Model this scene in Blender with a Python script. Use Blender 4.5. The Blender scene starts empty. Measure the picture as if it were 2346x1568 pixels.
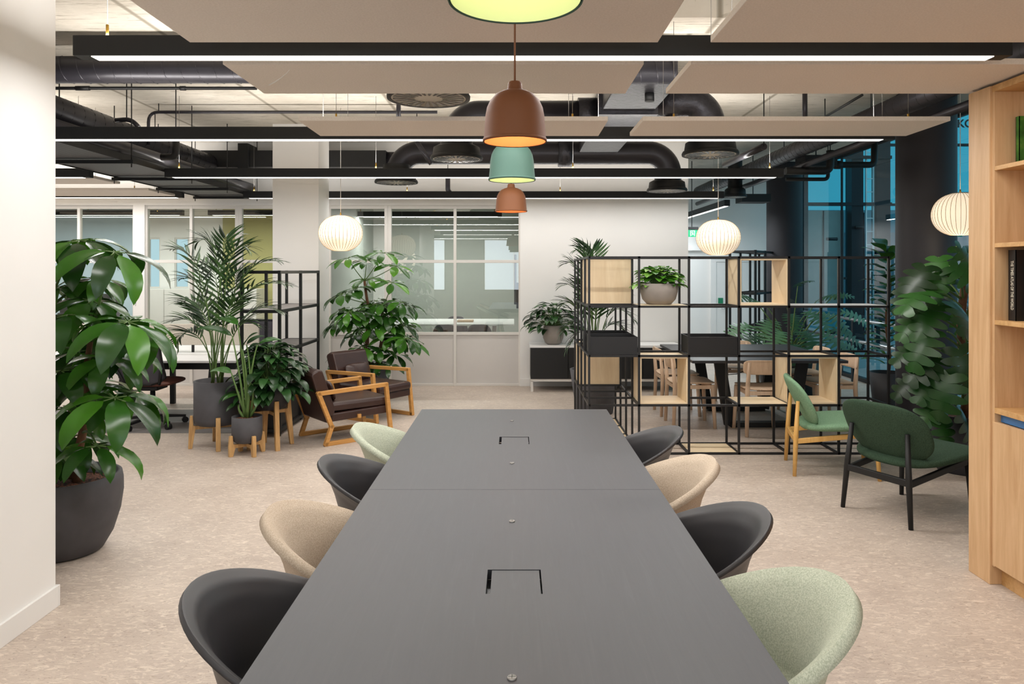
import bpy, math, random
from mathutils import Vector, Matrix
random.seed(11)
scene = bpy.context.scene
COL = scene.collection
PI = math.pi
# ---------------------------------------------------------------- camera geometry
F, CX, CY, H = 1690.0, 1178.0, 620.0, 1.47      # focal length (px), vanishing point, lens height
def P(px, py, Y):
    """real point at distance Y that the photo shows at (px, py)"""
    return Vector(((px - CX) * Y / F, Y, H - (py - CY) * Y / F))
cam = bpy.data.cameras.new('camera'); camo = bpy.data.objects.new('camera', cam); COL.objects.link(camo)
camo.location = (0, 0, H); camo.rotation_euler = (PI / 2, 0, 0)
cam.sensor_width = 36; cam.lens = 36 * F / 2346
cam.shift_x = -(CX - 1173) / 2346; cam.shift_y = -(784 - CY) / 2346
cam.clip_start = .02; cam.clip_end = 200
scene.camera = camo
# ---------------------------------------------------------------- materials
def lin(h):
    h = h.lstrip('#'); o = []
    for i in (0, 2, 4):
        c = int(h[i:i + 2], 16) / 255
        o.append(c / 12.92 if c <= .04045 else ((c + .055) / 1.055) ** 2.4)
    return (o[0], o[1], o[2], 1)
class NT:
    def __init__(s, name):
        s.m = bpy.data.materials.new(name); s.m.use_nodes = True
        s.t = s.m.node_tree; s.b = s.t.nodes['Principled BSDF']; s.out = s.t.nodes['Material Output']
    def n(s, typ, **kw):
        x = s.t.nodes.new(typ)
        for k, v in kw.items():
            if k.startswith('i_'):
                x.inputs[int(k[2:])].default_value = v
            else: setattr(x, k, v)
        return x
    def l(s, a, b): s.t.links.new(a, b)
    def coord(s, scale=(1, 1, 1), gen='Object', rot=(0, 0, 0)):
        c = s.n('ShaderNodeTexCoord'); mp = s.n('ShaderNodeMapping')
        mp.inputs['Scale'].default_value = scale; mp.inputs['Rotation'].default_value = rot
        s.l(c.outputs[gen], mp.inputs[0]); return mp.outputs[0]
    def noise(s, v, scale, detail=4, rough=.55, dist=0):
        n = s.n('ShaderNodeTexNoise'); n.inputs['Scale'].default_value = scale
        n.inputs['Detail'].default_value = detail; n.inputs['Roughness'].default_value = rough
        n.inputs['Distortion'].default_value = dist; s.l(v, n.inputs['Vector']); return n.outputs['Fac']
    def ramp(s, f, stops):
        r = s.n('ShaderNodeValToRGB'); e = r.color_ramp.elements
        while len(e) < len(stops): e.new(.5)
        for i, (p, c) in enumerate(stops):
            e[i].position = p; e[i].color = lin(c) if isinstance(c, str) else c
        s.l(f, r.inputs[0]); return r.outputs[0]
    def mix(s, f, a, b, mode='MIX'):
        x = s.n('ShaderNodeMix', data_type='RGBA', blend_type=mode)
        for sock, v in ((x.inputs[0], f), (x.inputs[6], a), (x.inputs[7], b)):
            if isinstance(v, (int, float)): sock.default_value = v
            elif isinstance(v, str): sock.default_value = lin(v)
            elif isinstance(v, tuple): sock.default_value = v
            else: s.l(v, sock)
        return x.outputs[2]
    def bump(s, f, st=.2, dist=.01):
        b = s.n('ShaderNodeBump'); b.inputs['Strength'].default_value = st; b.inputs['Distance'].default_value = dist
        s.l(f, b.inputs['Height']); s.l(b.outputs[0], s.b.inputs['Normal'])
    def col(s, c):
        if isinstance(c, str): s.b.inputs['Base Color'].default_value = lin(c)
        else: s.l(c, s.b.inputs['Base Color'])
    def p(s, rough=.5, metal=0, spec=.5):
        s.b.inputs['Roughness'].default_value = rough; s.b.inputs['Metallic'].default_value = metal
        s.b.inputs['Specular IOR Level'].default_value = spec
def plain(name, c, rough=.5, metal=0, spec=.5, var=.06, vs=6, bump=0, bs=60):
    k = NT(name); k.p(rough, metal, spec)
    v = k.coord(); f = k.noise(v, vs, 3)
    c0 = lin(c); lo = tuple(x * (1 - var) for x in c0[:3]) + (1,); hi = tuple(min(1, x * (1 + var)) for x in c0[:3]) + (1,)
    k.col(k.ramp(f, [(.3, lo), (.7, hi)]))
    if bump: k.bump(k.noise(v, bs, 2), bump, .004)
    return k.m
def emit(name, c, st):
    k = NT(name); k.b.inputs['Base Color'].default_value = lin(c)
    k.b.inputs['Emission Color'].default_value = lin(c); k.b.inputs['Emission Strength'].default_value = st
    k.p(.6); return k.m
def wood(name, c1, c2, axis, sc=1, rough=.45, c3=None):
    k = NT(name); k.p(rough)
    s = [14, 14, 14]; s[axis] = 1.1
    v = k.coord(tuple(x * sc for x in s))
    n1 = k.noise(v, 1.2, 5, .6, 1.2); n2 = k.noise(v, 6, 3, .6, .3)
    a = k.ramp(n1, [(.3, c1), (.62, c2)] if not c3 else [(.28, c1), (.5, c3), (.68, c2)])
    k.col(k.mix(.25, a, k.ramp(n2, [(.35, c1), (.65, c2)])))
    k.bump(n2, .06, .002); return k.m
def fabric(name, c1, c2, sc=1, rough=.95):
    k = NT(name); k.p(rough, 0, .2)
    v = k.coord((1, 1, 1)); f1 = k.noise(v, 260 * sc, 2, .7); f2 = k.noise(v, 9, 3)
    a = k.ramp(f1, [(.36, c1), (.64, c2)])
    k.col(k.mix(.12, a, k.ramp(f2, [(.3, c1), (.7, c2)])))
    k.bump(f1, .25, .002); return k.m
def leafmat(name, c1, c2, c3, rough=.38, trans=.12):
    k = NT(name); k.p(rough, 0, .5)
    g = k.n('ShaderNodeNewGeometry'); v = k.coord(); f = k.noise(v, 14, 3)
    a = k.ramp(g.outputs['Random Per Island'], [(0, c1), (.5, c2), (1, c3)])
    lo = k.mix(1, a, (.72, .74, .7, 1), 'MULTIPLY')
    k.col(k.mix(f, lo, a))
    tr = k.n('ShaderNodeBsdfTranslucent'); k.l(a, tr.inputs[0])
    mx = k.n('ShaderNodeMixShader'); mx.inputs[0].default_value = trans
    k.l(k.b.outputs[0], mx.inputs[1]); k.l(tr.outputs[0], mx.inputs[2]); k.l(mx.outputs[0], k.out.inputs[0])
    return k.m
def glassmat(name, tint, refl=1.0, rough=0.0):
    k = NT(name); t = k.n('ShaderNodeBsdfTransparent'); t.inputs[0].default_value = lin(tint)
    g = k.n('ShaderNodeBsdfGlossy'); g.inputs['Roughness'].default_value = rough
    fr = k.n('ShaderNodeFresnel'); ge = k.n('ShaderNodeNewGeometry'); ma = k.n('ShaderNodeMath', operation='MULTIPLY_ADD'); ma.inputs[1].default_value = -(1.5 - 1 / 1.5); ma.inputs[2].default_value = 1.5; k.l(ge.outputs['Backfacing'], ma.inputs[0]); k.l(ma.outputs[0], fr.inputs[0])
    mu = k.n('ShaderNodeMath', operation='MULTIPLY'); mu.inputs[1].default_value = 2 * refl; k.l(fr.outputs[0], mu.inputs[0])
    mx = k.n('ShaderNodeMixShader'); k.l(mu.outputs[0], mx.inputs[0])
    k.l(t.outputs[0], mx.inputs[1]); k.l(g.outputs[0], mx.inputs[2]); k.l(mx.outputs[0], k.out.inputs[0])
    return k.m
M = {}
M['white'] = plain('white_paint', '#e9e7e4', .75, var=.015, vs=2)
M['skirt'] = plain('white_gloss', '#e6e4e1', .4, var=.01)
M['frame'] = plain('pale_grey_powder_coat', '#d6d2cc', .5, var=.01)
M['panel'] = plain('light_grey_laminate', '#c9c5c1', .55, var=.01)
M['yellow'] = plain('ochre_paint', '#aaa46a', .7, var=.02)
M['bluewall'] = plain('pale_blue_wall', '#b9cdd9', .7, var=.02)  # even pale blue for the back wall of the leftmost room
M['sage'] = plain('sage_reflection', '#a9aea8', .7, var=.02)  # grey-green of the glass reflections put into the meeting room walls
M['black'] = plain('black_powder_coat', '#121113', .45, var=.08)
M['blackm'] = plain('black_satin', '#0d0d0e', .55, var=.06)
M['charcoal'] = plain('charcoal_plastic', '#302f32', .42, var=.03)
M['column'] = plain('black_column_paint', '#1d1a20', .6, var=.05)
M['duct'] = plain('dark_duct_paint', '#302e33', .36, metal=.35, var=.08)
M['wrap'] = None
M['tan'] = plain('terracotta_shade', '#774726', .65, var=.02)
M['mint'] = plain('mint_shade', '#49695d', .65, var=.02)
M['raft'] = fabric('beige_felt', '#dcd2c8', '#e6dcd3', .5)
M['leather'] = plain('brown_leather', '#38231e', .36, var=.12, vs=9, bump=.12, bs=150)
M['oak'] = wood('oak_x', '#b38750', '#d2a671', 0)
M['oakz'] = wood('oak_z', '#bd9468', '#d6b187', 2, .8)
M['oakframe'] = wood('oak_frame', '#b27f3f', '#d09a58', 0, 1.5, .4)
M['ash'] = wood('ash_pale', '#cfae90', '#e0c4a8', 2, 1.5, .5)
M['standwood'] = wood('acacia', '#a87c4a', '#d2a970', 2, 1.6, .55)
M['honey'] = wood('honey_beech', '#cd9a4f', '#e3b56b', 2, 1.2, .4)
M['ply'] = wood('birch_plywood', '#dac09a', '#ead5b2', 2, .7, .5)
M['plyx'] = wood('birch_plywood_board', '#dec5a0', '#ecd8b6', 0, .7, .5)
M['pot'] = plain('dark_grey_concrete', '#4b494c', .75, var=.12, vs=9, bump=.05)
M['potd'] = plain('black_planter', '#272528', .6, var=.06)
M['potl'] = plain('grey_stone', '#8d857e', .8, var=.1, vs=7, bump=.08)
M['sage_f'] = fabric('sage_wool', '#a3aa97', '#c9cebc')
M['beige_f'] = fabric('beige_wool', '#b09f8c', '#cbbcaa')
M['green_l'] = fabric('light_green_wool', '#688a6b', '#86a687', .7)
M['green_d'] = fabric('dark_green_wool', '#2c3d2d', '#3d5140', .7)
M['screen_f'] = fabric('oatmeal_fabric', '#c9bfb0', '#ddd5c8', .6)
M['mesh_f'] = plain('grey_mesh_fabric', '#4b4950', .8, var=.05)
M['seat_br'] = plain('russet_seat', '#5d3226', .6)
M['brass'] = plain('brass', '#b08a3c', .3, metal=.9)
M['steel'] = plain('brushed_steel', '#b9bbbd', .3, metal=.9)
M['greyw'] = plain('grey_vinyl', '#7b7674', .6)
M['grille'] = plain('taupe_grille', '#bdb6aa', .55, var=.04)
M['deskw'] = plain('white_desk', '#eeedec', .4, var=.01)
M['dtab'] = None
M['blue'] = plain('blue_edge', '#4d7fb8', .5)
M['bookblack'] = plain('black_book_cover', '#121113', .4)
M['paper'] = plain('book_pages', '#d8d2c4', .8)
M['letter'] = plain('silver_lettering', '#c9c3b2', .5, var=.02)
M['green_sign'] = emit('exit_green', '#1fa06a', .55)
M['sign_white'] = emit('exit_white', '#f2fff6', .9)
M['bark'] = plain('brown_bark', '#6b4a33', .85, var=.25, vs=30, bump=.3)
M['barkg'] = plain('green_stem', '#567238', .6, var=.15, vs=20)
M['diff'] = emit('linear_diffuser', '#fffaf2', 3.2)
M['globe'] = emit('lantern_skin', '#ffe9cc', .7)
M['rib'] = plain('lantern_rib', '#8f7a58', .8)
M['bulb'] = emit('warm_bulb', '#ffd9a0', 6)
M['cordb'] = plain('brown_cord', '#8a5c3f', .7)
M['cordw'] = plain('white_cord', '#d9d4cc', .7)
M['wire'] = plain('steel_wire', '#8d8a86', .4, metal=.6)
M['tv'] = plain('black_screen', '#0d0d0f', .2)
M['glass'] = glassmat('partition_glass', '#dfe8e2', 1.7)
M['glassblue'] = glassmat('atrium_glass', '#58bfce', .8)
M['glassclear'] = glassmat('clear_glass', '#a9dbe4', .9)
M['tan_in'] = plain('terracotta_lining', '#b3683a', .7, var=.01)
M['mint_in'] = plain('mint_lining', '#b4c49c', .7, var=.01)
M['reflectpanel'] = plain('reflected_room_grey', '#a9aba6', .4)  # grey of the reflected room wall, put into a solid colour
M['atr'] = plain('atrium_steel', '#10161d', .4, metal=.3)
M['outgrey'] = plain('outside_paving', '#8a9296', .8)
M['facade'] = plain('outside_facade', '#8ea2ab', .8)
M['schef'] = leafmat('umbrella_leaf', '#1d4014', '#2d5b1a', '#4b8424', .27)
M['schef2'] = leafmat('umbrella_leaf_fresh', '#2b5a1b', '#4a8526', '#70ad38', .3, .18)
M['palm'] = leafmat('palm_leaf', '#162c14', '#26481f', '#4a7038', .42)
M['lily'] = leafmat('lily_leaf', '#182f17', '#264a22', '#426d38', .34)
M['strel'] = leafmat('strelitzia_leaf', '#1c3a16', '#2c561f', '#44762e', .33)
M['pothos'] = leafmat('pothos_leaf', '#3f7d22', '#66a835', '#9cc95a', .4, .2)
M['monst'] = leafmat('monstera_leaf', '#12300f', '#1f4a19', '#3a702a', .34)
M['philo'] = leafmat('philodendron_leaf', '#20422a', '#386644', '#5f8d66', .4)
M['fiddle'] = leafmat('fiddle_leaf', '#1c3d14', '#2f5a1d', '#53842e', .33)
def mk_soil():
    k = NT('clay_pebbles'); k.p(.9); v = k.coord()
    vo = k.n('ShaderNodeTexVoronoi'); vo.inputs['Scale'].default_value = 75; k.l(v, vo.inputs['Vector'])
    k.col(k.ramp(vo.outputs['Distance'], [(0, '#a06a4c'), (.35, '#7c4a33'), (.7, '#2c1a12')])); k.bump(vo.outputs['Distance'], -.8, .01)
    return k.m
M['soil'] = mk_soil()
def mk_floor():
    k = NT('cork_vinyl'); k.p(.5, 0, .4); v = k.coord((1, 1, 1)); vs = k.coord((1, 2.2, 1))
    a = k.ramp(k.noise(v, 2.5, 6, .6), [(.3, '#b3a498'), (.7, '#c5b6a9')])
    m1 = k.noise(vs, 16, 5, .7, 1.6); m2 = k.noise(vs, 34, 4, .7, 1.2); m3 = k.noise(vs, 22, 4, .65, 2.2)
    a = k.mix(k.ramp(m1, [(.5, '#000000'), (.66, '#ffffff')]), a, '#d8cabb')
    a = k.mix(k.ramp(m3, [(.57, '#000000'), (.68, '#c0c0c0')]), a, '#84705f')
    a = k.mix(k.ramp(m2, [(.6, '#000000'), (.72, '#d8d8d8')]), a, '#665e5c')
    k.col(a); k.bump(m2, .08, .003); return k.m
M['floor'] = mk_floor()
def mk_ceil():
    k = NT('board_marked_concrete'); k.p(.85, 0, .2); v = k.coord((1, 1, 1)); vx = k.coord((1.2, 16, 1))
    a = k.ramp(k.noise(v, 1.1, 6, .65), [(.3, '#b9b1a3'), (.7, '#dbd4c8')])
    g = k.noise(vx, 3.0, 6, .7, .4)
    a = k.mix(k.ramp(g, [(.33, '#ffffff'), (.45, '#000000')]), a, '#8f8778')
    st = k.noise(k.coord((1.5, 9, 1)), 9, 3, .6)
    a = k.mix(k.ramp(st, [(.68, '#000000'), (.74, '#ffffff')]), a, '#5f574a')
    w = k.n('ShaderNodeTexWave', wave_type='BANDS', bands_direction='X'); w.inputs['Scale'].default_value = .26
    k.l(k.coord((1, 1, 1)), w.inputs['Vector'])
    a = k.mix(k.ramp(w.outputs['Fac'], [(.0, '#ffffff'), (.00012, '#000000')]), a, '#91897b')
    k.col(a); k.bump(g, .2, .01); return k.m
M['concrete'] = mk_ceil()
def mk_table():
    k = NT('dark_stained_oak'); k.p(.42, 0, .5); v = k.coord((30, 1.6, 10))
    n = k.noise(v, 2.2, 5, .65, 1.0)
    k.col(k.ramp(n, [(.3, '#2d2d32'), (.6, '#313136'), (.72, '#36363b')])); k.bump(n, .12, .002); return k.m
M['dtab'] = mk_table()
def mk_wrap():
    k = NT('foil_insulation'); k.p(.34, .55); v = k.coord(); n = k.noise(v, 22, 4, .6, .6)
    k.col(k.ramp(n, [(.3, '#38373c'), (.7, '#47464c')])); k.bump(n, .5, .012); return k.m
M['wrap'] = mk_wrap()
def mk_mesh():
    k = NT('perforated_tray'); k.p(.5, .3)
    c = k.n('ShaderNodeTexBrick'); c.offset = .5; c.inputs['Scale'].default_value = 1
    c.inputs['Color1'].default_value = (.004, .004, .005, 1); c.inputs['Color2'].default_value = (.006, .006, .007, 1); c.inputs['Mortar'].default_value = lin('#4d4c50')
    c.inputs['Brick Width'].default_value = .05; c.inputs['Row Height'].default_value = .022; c.inputs['Mortar Size'].default_value = .006
    k.l(k.coord(), c.inputs['Vector']); k.col(c.outputs['Color']); return k.m
M['tray'] = mk_mesh()
def mk_cover():
    k = NT('green_garden_cover'); k.p(.3); v = k.coord(); n = k.noise(v, 9, 4, .6)
    a = k.ramp(n, [(.3, '#123a12'), (.5, '#2f6a22'), (.7, '#6a8f3c')])
    k.col(a); return k.m
M['cover'] = mk_cover()
# ---------------------------------------------------------------- mesh builder
class MB:
    def __init__(s): s.v = []; s.f = []; s.s = []
    def add(s, vs, fs, sm=False):
        o = len(s.v); s.v += [tuple(v) for v in vs]
        for f in fs: s.f.append(tuple(i + o for i in f)); s.s.append(sm)
        return s
    def box(s, x0, x1, y0, y1, z0, z1):
        vs = [(x, y, z) for z in (z0, z1) for y in (y0, y1) for x in (x0, x1)]
        return s.add(vs, [(0, 2, 3, 1), (4, 5, 7, 6), (0, 1, 5, 4), (2, 6, 7, 3), (0, 4, 6, 2), (1, 3, 7, 5)])
    def bar(s, a, b, w, h, up=(0, 0, 1), w2=None, h2=None):
        a = Vector(a); b = Vector(b); d = (b - a).normalized(); u = Vector(up)
        if abs(d.dot(u)) > .98: u = Vector((1, 0, 0))
        r = d.cross(u).normalized(); u = r.cross(d).normalized(); w2 = w2 or w; h2 = h2 or h
        vs = []
        for p, ww, hh in ((a, w, h), (b, w2, h2)):
            for i, j in ((-1, -1), (1, -1), (1, 1), (-1, 1)): vs.append(p + r * (ww / 2 * i) + u * (hh / 2 * j))
        return s.add(vs, [(3, 2, 1, 0), (4, 5, 6, 7), (0, 1, 5, 4), (1, 2, 6, 5), (2, 3, 7, 6), (3, 0, 4, 7)])
    def tube(s, pts, r, n=10, cap=True, sm=True):
        pts = [Vector(p) for p in pts]; m = len(pts); rs = r if isinstance(r, (list, tuple)) else [r] * m
        t = [(pts[min(i + 1, m - 1)] - pts[max(i - 1, 0)]).normalized() for i in range(m)]
        u = t[0].orthogonal().normalized(); vs = []
        for i in range(m):
            u = (u - t[i] * u.dot(t[i])).normalized(); w = t[i].cross(u)
            for k in range(n):
                a = 2 * PI * k / n; vs.append(pts[i] + (u * math.cos(a) + w * math.sin(a)) * rs[i])
        fs = [(i * n + k, i * n + (k + 1) % n, (i + 1) * n + (k + 1) % n, (i + 1) * n + k) for i in range(m - 1) for k in range(n)]
        s.add(vs, fs, sm)
        if cap:
            o = len(s.v) - m * n
            s.f.append(tuple(o + k for k in reversed(range(n)))); s.s.append(False)
            s.f.append(tuple(o + (m - 1) * n + k for k in range(n))); s.s.append(False)
        return s
    def lathe(s, prof, c=(0, 0, 0), n=40, sm=True, axis='Z', closed=False):
        vs = []; m = len(prof)
        for r, z in prof:
            for k in range(n):
                a = 2 * PI * k / n
                q = (r * math.cos(a), r * math.sin(a), z)
                if axis == 'X': q = (z, r * math.cos(a), r * math.sin(a))
                vs.append((q[0] + c[0], q[1] + c[1], q[2] + c[2]))
        rng = m if closed else m - 1
        fs = [(i * n + k, i * n + (k + 1) % n, ((i + 1) % m) * n + (k + 1) % n, ((i + 1) % m) * n + k) for i in range(rng) for k in range(n)]
        s.add(vs, fs, sm)
        return s
    def disc(s, c, r, n=32, flip=False, axis='Z'):
        vs = [(c[0] + r * math.cos(2 * PI * k / n), c[1] + r * math.sin(2 * PI * k / n), c[2]) for k in range(n)]
        return s.add(vs, [tuple(range(n))[::-1 if flip else 1]])
    def poly(s, pts, th, d=(0, 0, 1)):
        """polygon swept by th along d"""
        d = Vector(d).normalized() * th; a = [Vector(p) for p in pts]; n = len(a)
        vs = a + [p + d for p in a]
        return s.add(vs, [tuple(range(n))[::-1], tuple(range(n, 2 * n))] + [(i, (i + 1) % n, n + (i + 1) % n, n + i) for i in range(n)])
    def grid(s, fn, nu, nv, wrap=False, sm=True):
        vs = [fn(i / nu, j / nv) for i in range(nu + 1) for j in range(nv + (0 if wrap else 1))]
        w = nv if wrap else nv + 1
        fs = [(i * w + j, i * w + (j + 1) % w, (i + 1) * w + (j + 1) % w, (i + 1) * w + j) for i in range(nu) for j in range(nv)]
        return s.add(vs, fs, sm)
    def build(s, name, mat, parent=None, local=False, bevel=0, solid=0, sub=0, label=None, fixn=False, off=-1):
        me = bpy.data.meshes.new(name); vs = s.v
        if parent is not None and not local:
            inv = WM[parent.name].inverted(); vs = [tuple(inv @ Vector(v)) for v in vs]
        me.from_pydata(vs, [], s.f); me.polygons.foreach_set('use_smooth', s.s); me.update()
        if mat is not None: me.materials.append(mat if not isinstance(mat, str) else M[mat])
        o = bpy.data.objects.new(name, me); COL.objects.link(o)
        if parent is not None:
            o.parent = parent; WM[o.name] = WM[parent.name]
        else: WM[o.name] = Matrix.Identity(4)
        if solid:
            md = o.modifiers.new('thickness', 'SOLIDIFY'); md.thickness = solid; md.offset = off
        if bevel:
            md = o.modifiers.new('soft_edges', 'BEVEL'); md.width = bevel; md.segments = 2; md.limit_method = 'ANGLE'
        if sub:
            md = o.modifiers.new('smooth', 'SUBSURF'); md.levels = sub; md.render_levels = sub
        if label: o['label'] = label
        return o
WM = {}
def thing(name, label, cat, loc=(0, 0, 0), rz=0, group=None):
    o = bpy.data.objects.new(name, None); COL.objects.link(o); o.location = loc; o.rotation_euler = (0, 0, rz)
    o.empty_display_size = .05
    WM[o.name] = Matrix.Translation(Vector(loc)) @ Matrix.Rotation(rz, 4, 'Z')
    return tag(o, label, cat, group)
def tag(o, label, cat, group=None, kind=None):
    o['label'] = label; o['category'] = cat
    if group: o['group'] = group
    if kind: o['kind'] = kind
    return o
def struct(o, label=None, cat=None):
    o['kind'] = 'structure'
    if label: o['label'] = label
    if cat: o['category'] = cat
    return o
def copy_thing(root, label, loc, rz=None, group=None):
    def cp(o, par):
        c = o.copy(); COL.objects.link(c)
        if par is not None: c.parent = par
        for ch in list(o.children): cp(ch, c)
        return c
    r = cp(root, None); r.location = loc
    if rz is not None: r.rotation_euler = (0, 0, rz)
    r['label'] = label
    if group: r['group'] = group
    WM[r.name] = Matrix.Translation(Vector(loc)) @ Matrix.Rotation(r.rotation_euler.z, 4, 'Z')
    return r
def area(name, loc, sx, sy, power, color=(1, .982, .96), rot=(0, 0, 0), spread=PI):
    l = bpy.data.lights.new(name, 'AREA'); l.shape = 'RECTANGLE'; l.size = sx; l.size_y = sy; l.energy = power; l.color = color; l.spread = spread
    o = bpy.data.objects.new(name, l); COL.objects.link(o); o.location = loc; o.rotation_euler = rot; return o

def textmesh(name, cu, mat):
    """lettering turned into a real mesh"""
    tmp = bpy.data.objects.new('lettering', cu); COL.objects.link(tmp); bpy.context.view_layer.update()
    me = bpy.data.meshes.new_from_object(tmp.evaluated_get(bpy.context.evaluated_depsgraph_get())); me.name = name
    bpy.data.objects.remove(tmp); me.materials.clear(); me.materials.append(mat)
    o = bpy.data.objects.new(name, me); COL.objects.link(o); return o
# ================================================================ setting
ZC = 3.1; YW = 9.37
def sbox0(): pass
def sbox(name, mat, *b, **k): return struct(MB().box(*b).build(name, mat, **k))
sbox('floor', 'floor', -9, 4.7, -5, 13.6, -.1, 0)
fs = sbox('floor_strip', 'greyw', -9, -2.45, 6.66, 7.78, 0, .003)
sbox('ceiling', 'concrete', -9, 4.7, -5, 13.6, ZC, ZC + .2)
sbox('ceiling_beam', 'concrete', .3, 4.0, 4.33, 4.62, 2.955, ZC)
sbox('wall_left', 'white', -2.75, -2.006, .35, 3.226, 0, ZC)
bb = MB().box(-2.006, -1.993, .35, 3.226, 0, .092).box(-2.75, -1.993, 3.226, 3.239, 0, .092)
struct(bb.build('baseboard_left', 'skirt', bevel=.002))
sbox('column', 'white', -2.685, -2.175, 8.2, 8.66, 0, ZC)
sbox('wall_far_left', 'white', -9.1, -9, -5, 13.6, 0, ZC)
# outer wall behind the camera with window openings
for i, (a, b) in enumerate(((-9, -7.4), (-5.4, -4.2), (-2.2, -1.0), (1.0, 2.2), (4.2, 4.7))):
    sbox('wall_rear', 'white', a, b, -5.1, -5, 0, ZC)
for i, (a, b) in enumerate(((-7.4, -5.4), (-4.2, -2.2), (-1.0, 1.0), (2.2, 4.2))):
    sbox('wall_rear', 'white', a, b, -5.1, -5, 0, .8); sbox('wall_rear', 'white', a, b, -5.1, -5, 2.5, ZC)
    fr = MB()
    for x0, x1, z0, z1 in ((a, b, .8, .86), (a, b, 2.44, 2.5), (a, a + .06, .8, 2.5), (b - .06, b, .8, 2.5), ((a + b) / 2 - .03, (a + b) / 2 + .03, .8, 2.5)):
        fr.box(x0, x1, -5.08, -5.02, z0, z1)
    struct(fr.build('window_%d' % (i + 11), 'frame'))
    area('window_daylight', ((a + b) / 2, -4.95, 1.65), b - a - .1, 1.6, 34, (.88, .94, 1), (PI / 2, 0, 0))
# back wall: solid right part, header, corridor return
sbox('wall_back', 'white', .075, 2.21, YW, YW + .14, 0, ZC)
sbox('wall_back_header', 'white', -9, .075, YW, YW + .14, 2.30, ZC)
struct(MB().box(.075, 2.22, YW - .013, YW, 0, .095).build('baseboard_back', 'skirt', bevel=.002))
# glazed partition : frames, panes, solid lower panels
def PXX(px, Y=YW): return (px - CX) * Y / F
GT, GS, GM = 2.285, .683, 1.586
bays = []   # (x0,x1, kind)
xl = [-9.0] + [PXX(q) for q in (178, 308)] ; 
groups = [('window_1', [-8.4, PXX(-40), PXX(178), PXX(306)], 1.586, True), ('window_2', [PXX(332), PXX(436), PXX(541)], 1.586, True), ('window_3', [PXX(549), PXX(660), PXX(740)], 1.586, False),
          ('window_4', [PXX(753), PXX(884)], 1.586, False), ('window_5', [PXX(892), PXX(1042), PXX(1192)], 1.586, True)]
# white mullion post between the blue room and the next one
sbox('trim_1', 'white', PXX(306), PXX(332), YW - .01, YW + .13, 0, 2.30)
for name, xs, zm, low in groups:
    fr = MB(); a, b = xs[0], xs[-1]; t = .036
    y0, y1 = YW + .02, YW + .075
    fr.box(a, b, y0, y1, GT - .03, 2.30); fr.box(a, b, y0, y1, GS - .036, GS); fr.box(a, b, y0, y1, 0, .03)
    fr.box(a, b, y0, y1, zm - .02, zm + .018)
    for i, x in enumerate(xs):
        w = t if 0 < i < len(xs) - 1 else .044
        fr.box(x - w / 2, x + w / 2, y0 - .003, y1 + .003, -.001, 2.302)
    w = struct(fr.build(name, 'frame', bevel=.002))
    pn = MB(); gl = MB()
    for x0, x1 in zip(xs[:-1], xs[1:]):
        MB().box(x0 + .02, x1 - .02, YW + .036, YW + .06, .03, GS - .036).build('panel', 'panel', w)
        for z0, z1 in ((GS, zm - .02), (zm + .018, GT - .03)):
            yy = YW + .045
            MB().add([(x0 + .02, yy, z0), (x1 - .02, yy, z0), (x1 - .02, yy, z1), (x0 + .02, yy, z1)], [(0, 1, 2, 3)]).build('pane', 'glass', w)
# rooms behind the partition
sbox('wall_room_back', 'white', -6.7, -2.3, 13.2, 13.3, 2.06, ZC); sbox('wall_room_back', 'white', -6.7, -2.3, 13.2, 13.3, 0, 1.157)
for a, b in ((-6.7, -6.55), (-6.34, -6.08), (-5.83, -2.3)): sbox('wall_room_back', 'white', a, b, 13.2, 13.3, 1.157, 2.06)
for i, (a, b) in enumerate(((-6.55, -6.34), (-6.08, -5.83))): struct(MB().box(a, b, 13.22, 13.26, 1.157, 1.18).box(a, b, 13.22, 13.26, 2.03, 2.06).box(a, a + .02, 13.22, 13.26, 1.18, 2.03).box(b - .02, b, 13.22, 13.26, 1.18, 2.03).build('window_%d' % (7 + i), 'frame'))
sbox('wall_room_blue', 'bluewall', -9, -6.7, 13.2, 13.3, 0, ZC)
sbox('wall_room_sage', 'sage', -2.3, .2, 13.2, 13.3, 0, ZC)
sbox('wall_meeting_left', 'sage', -2.62, -2.52, YW + .14, 13.2, 0, ZC)
sbox('wall_meeting_right', 'white', .1, .2, YW + .14, 13.2, 0, ZC)
sbox('trim_2', 'yellow', -5.2, -2.62, 13.16, 13.2, 0, ZC)
sbox('wall_rooms_side', 'white', 2.12, 2.21, YW + .14, 13.2, 0, ZC)
# corridor end wall with door
sbox('wall_corridor', 'white', 2.0, 4.58, 13.0, 13.1, 0, ZC)
dx0, dx1 = PXX(1640, 13), PXX(1740, 13)
d = MB(); d.box(dx0 - .1, dx0, 12.96, 13.0, 0, 1.62).box(dx1, dx1 + .08, 12.96, 13.0, 0, 1.62).box(dx0 - .1, dx1 + .08, 12.96, 13.0, 1.62, 1.72)
dr = struct(d.build('door_1', 'skirt', bevel=.003))
MB().box(dx0, dx1, 12.975, 13.0, 0, 1.62).build('panel', 'skirt', dr)
MB().tube([(dx0 + .08, 12.93, .8), (dx0 + .2, 12.93, .8)], .009, 8).build('handle', 'steel', dr)
sbox('trim_3', 'skirt', 2.2, PXX(1640, 13) - .12, 12.9, 13.0, 1.82, 1.87)
# round black columns
def rcol(px, Y, r, name):
    x = (px - CX) * Y / F
    b = MB().lathe([(r, 0), (r, ZC)], (x, Y, 0), 48)
    return struct(b.build(name, 'column'))
rcol(2121, 6.8, .251, 'column_round'); rcol(1797, 11.3, .262, 'column_round')
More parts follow.
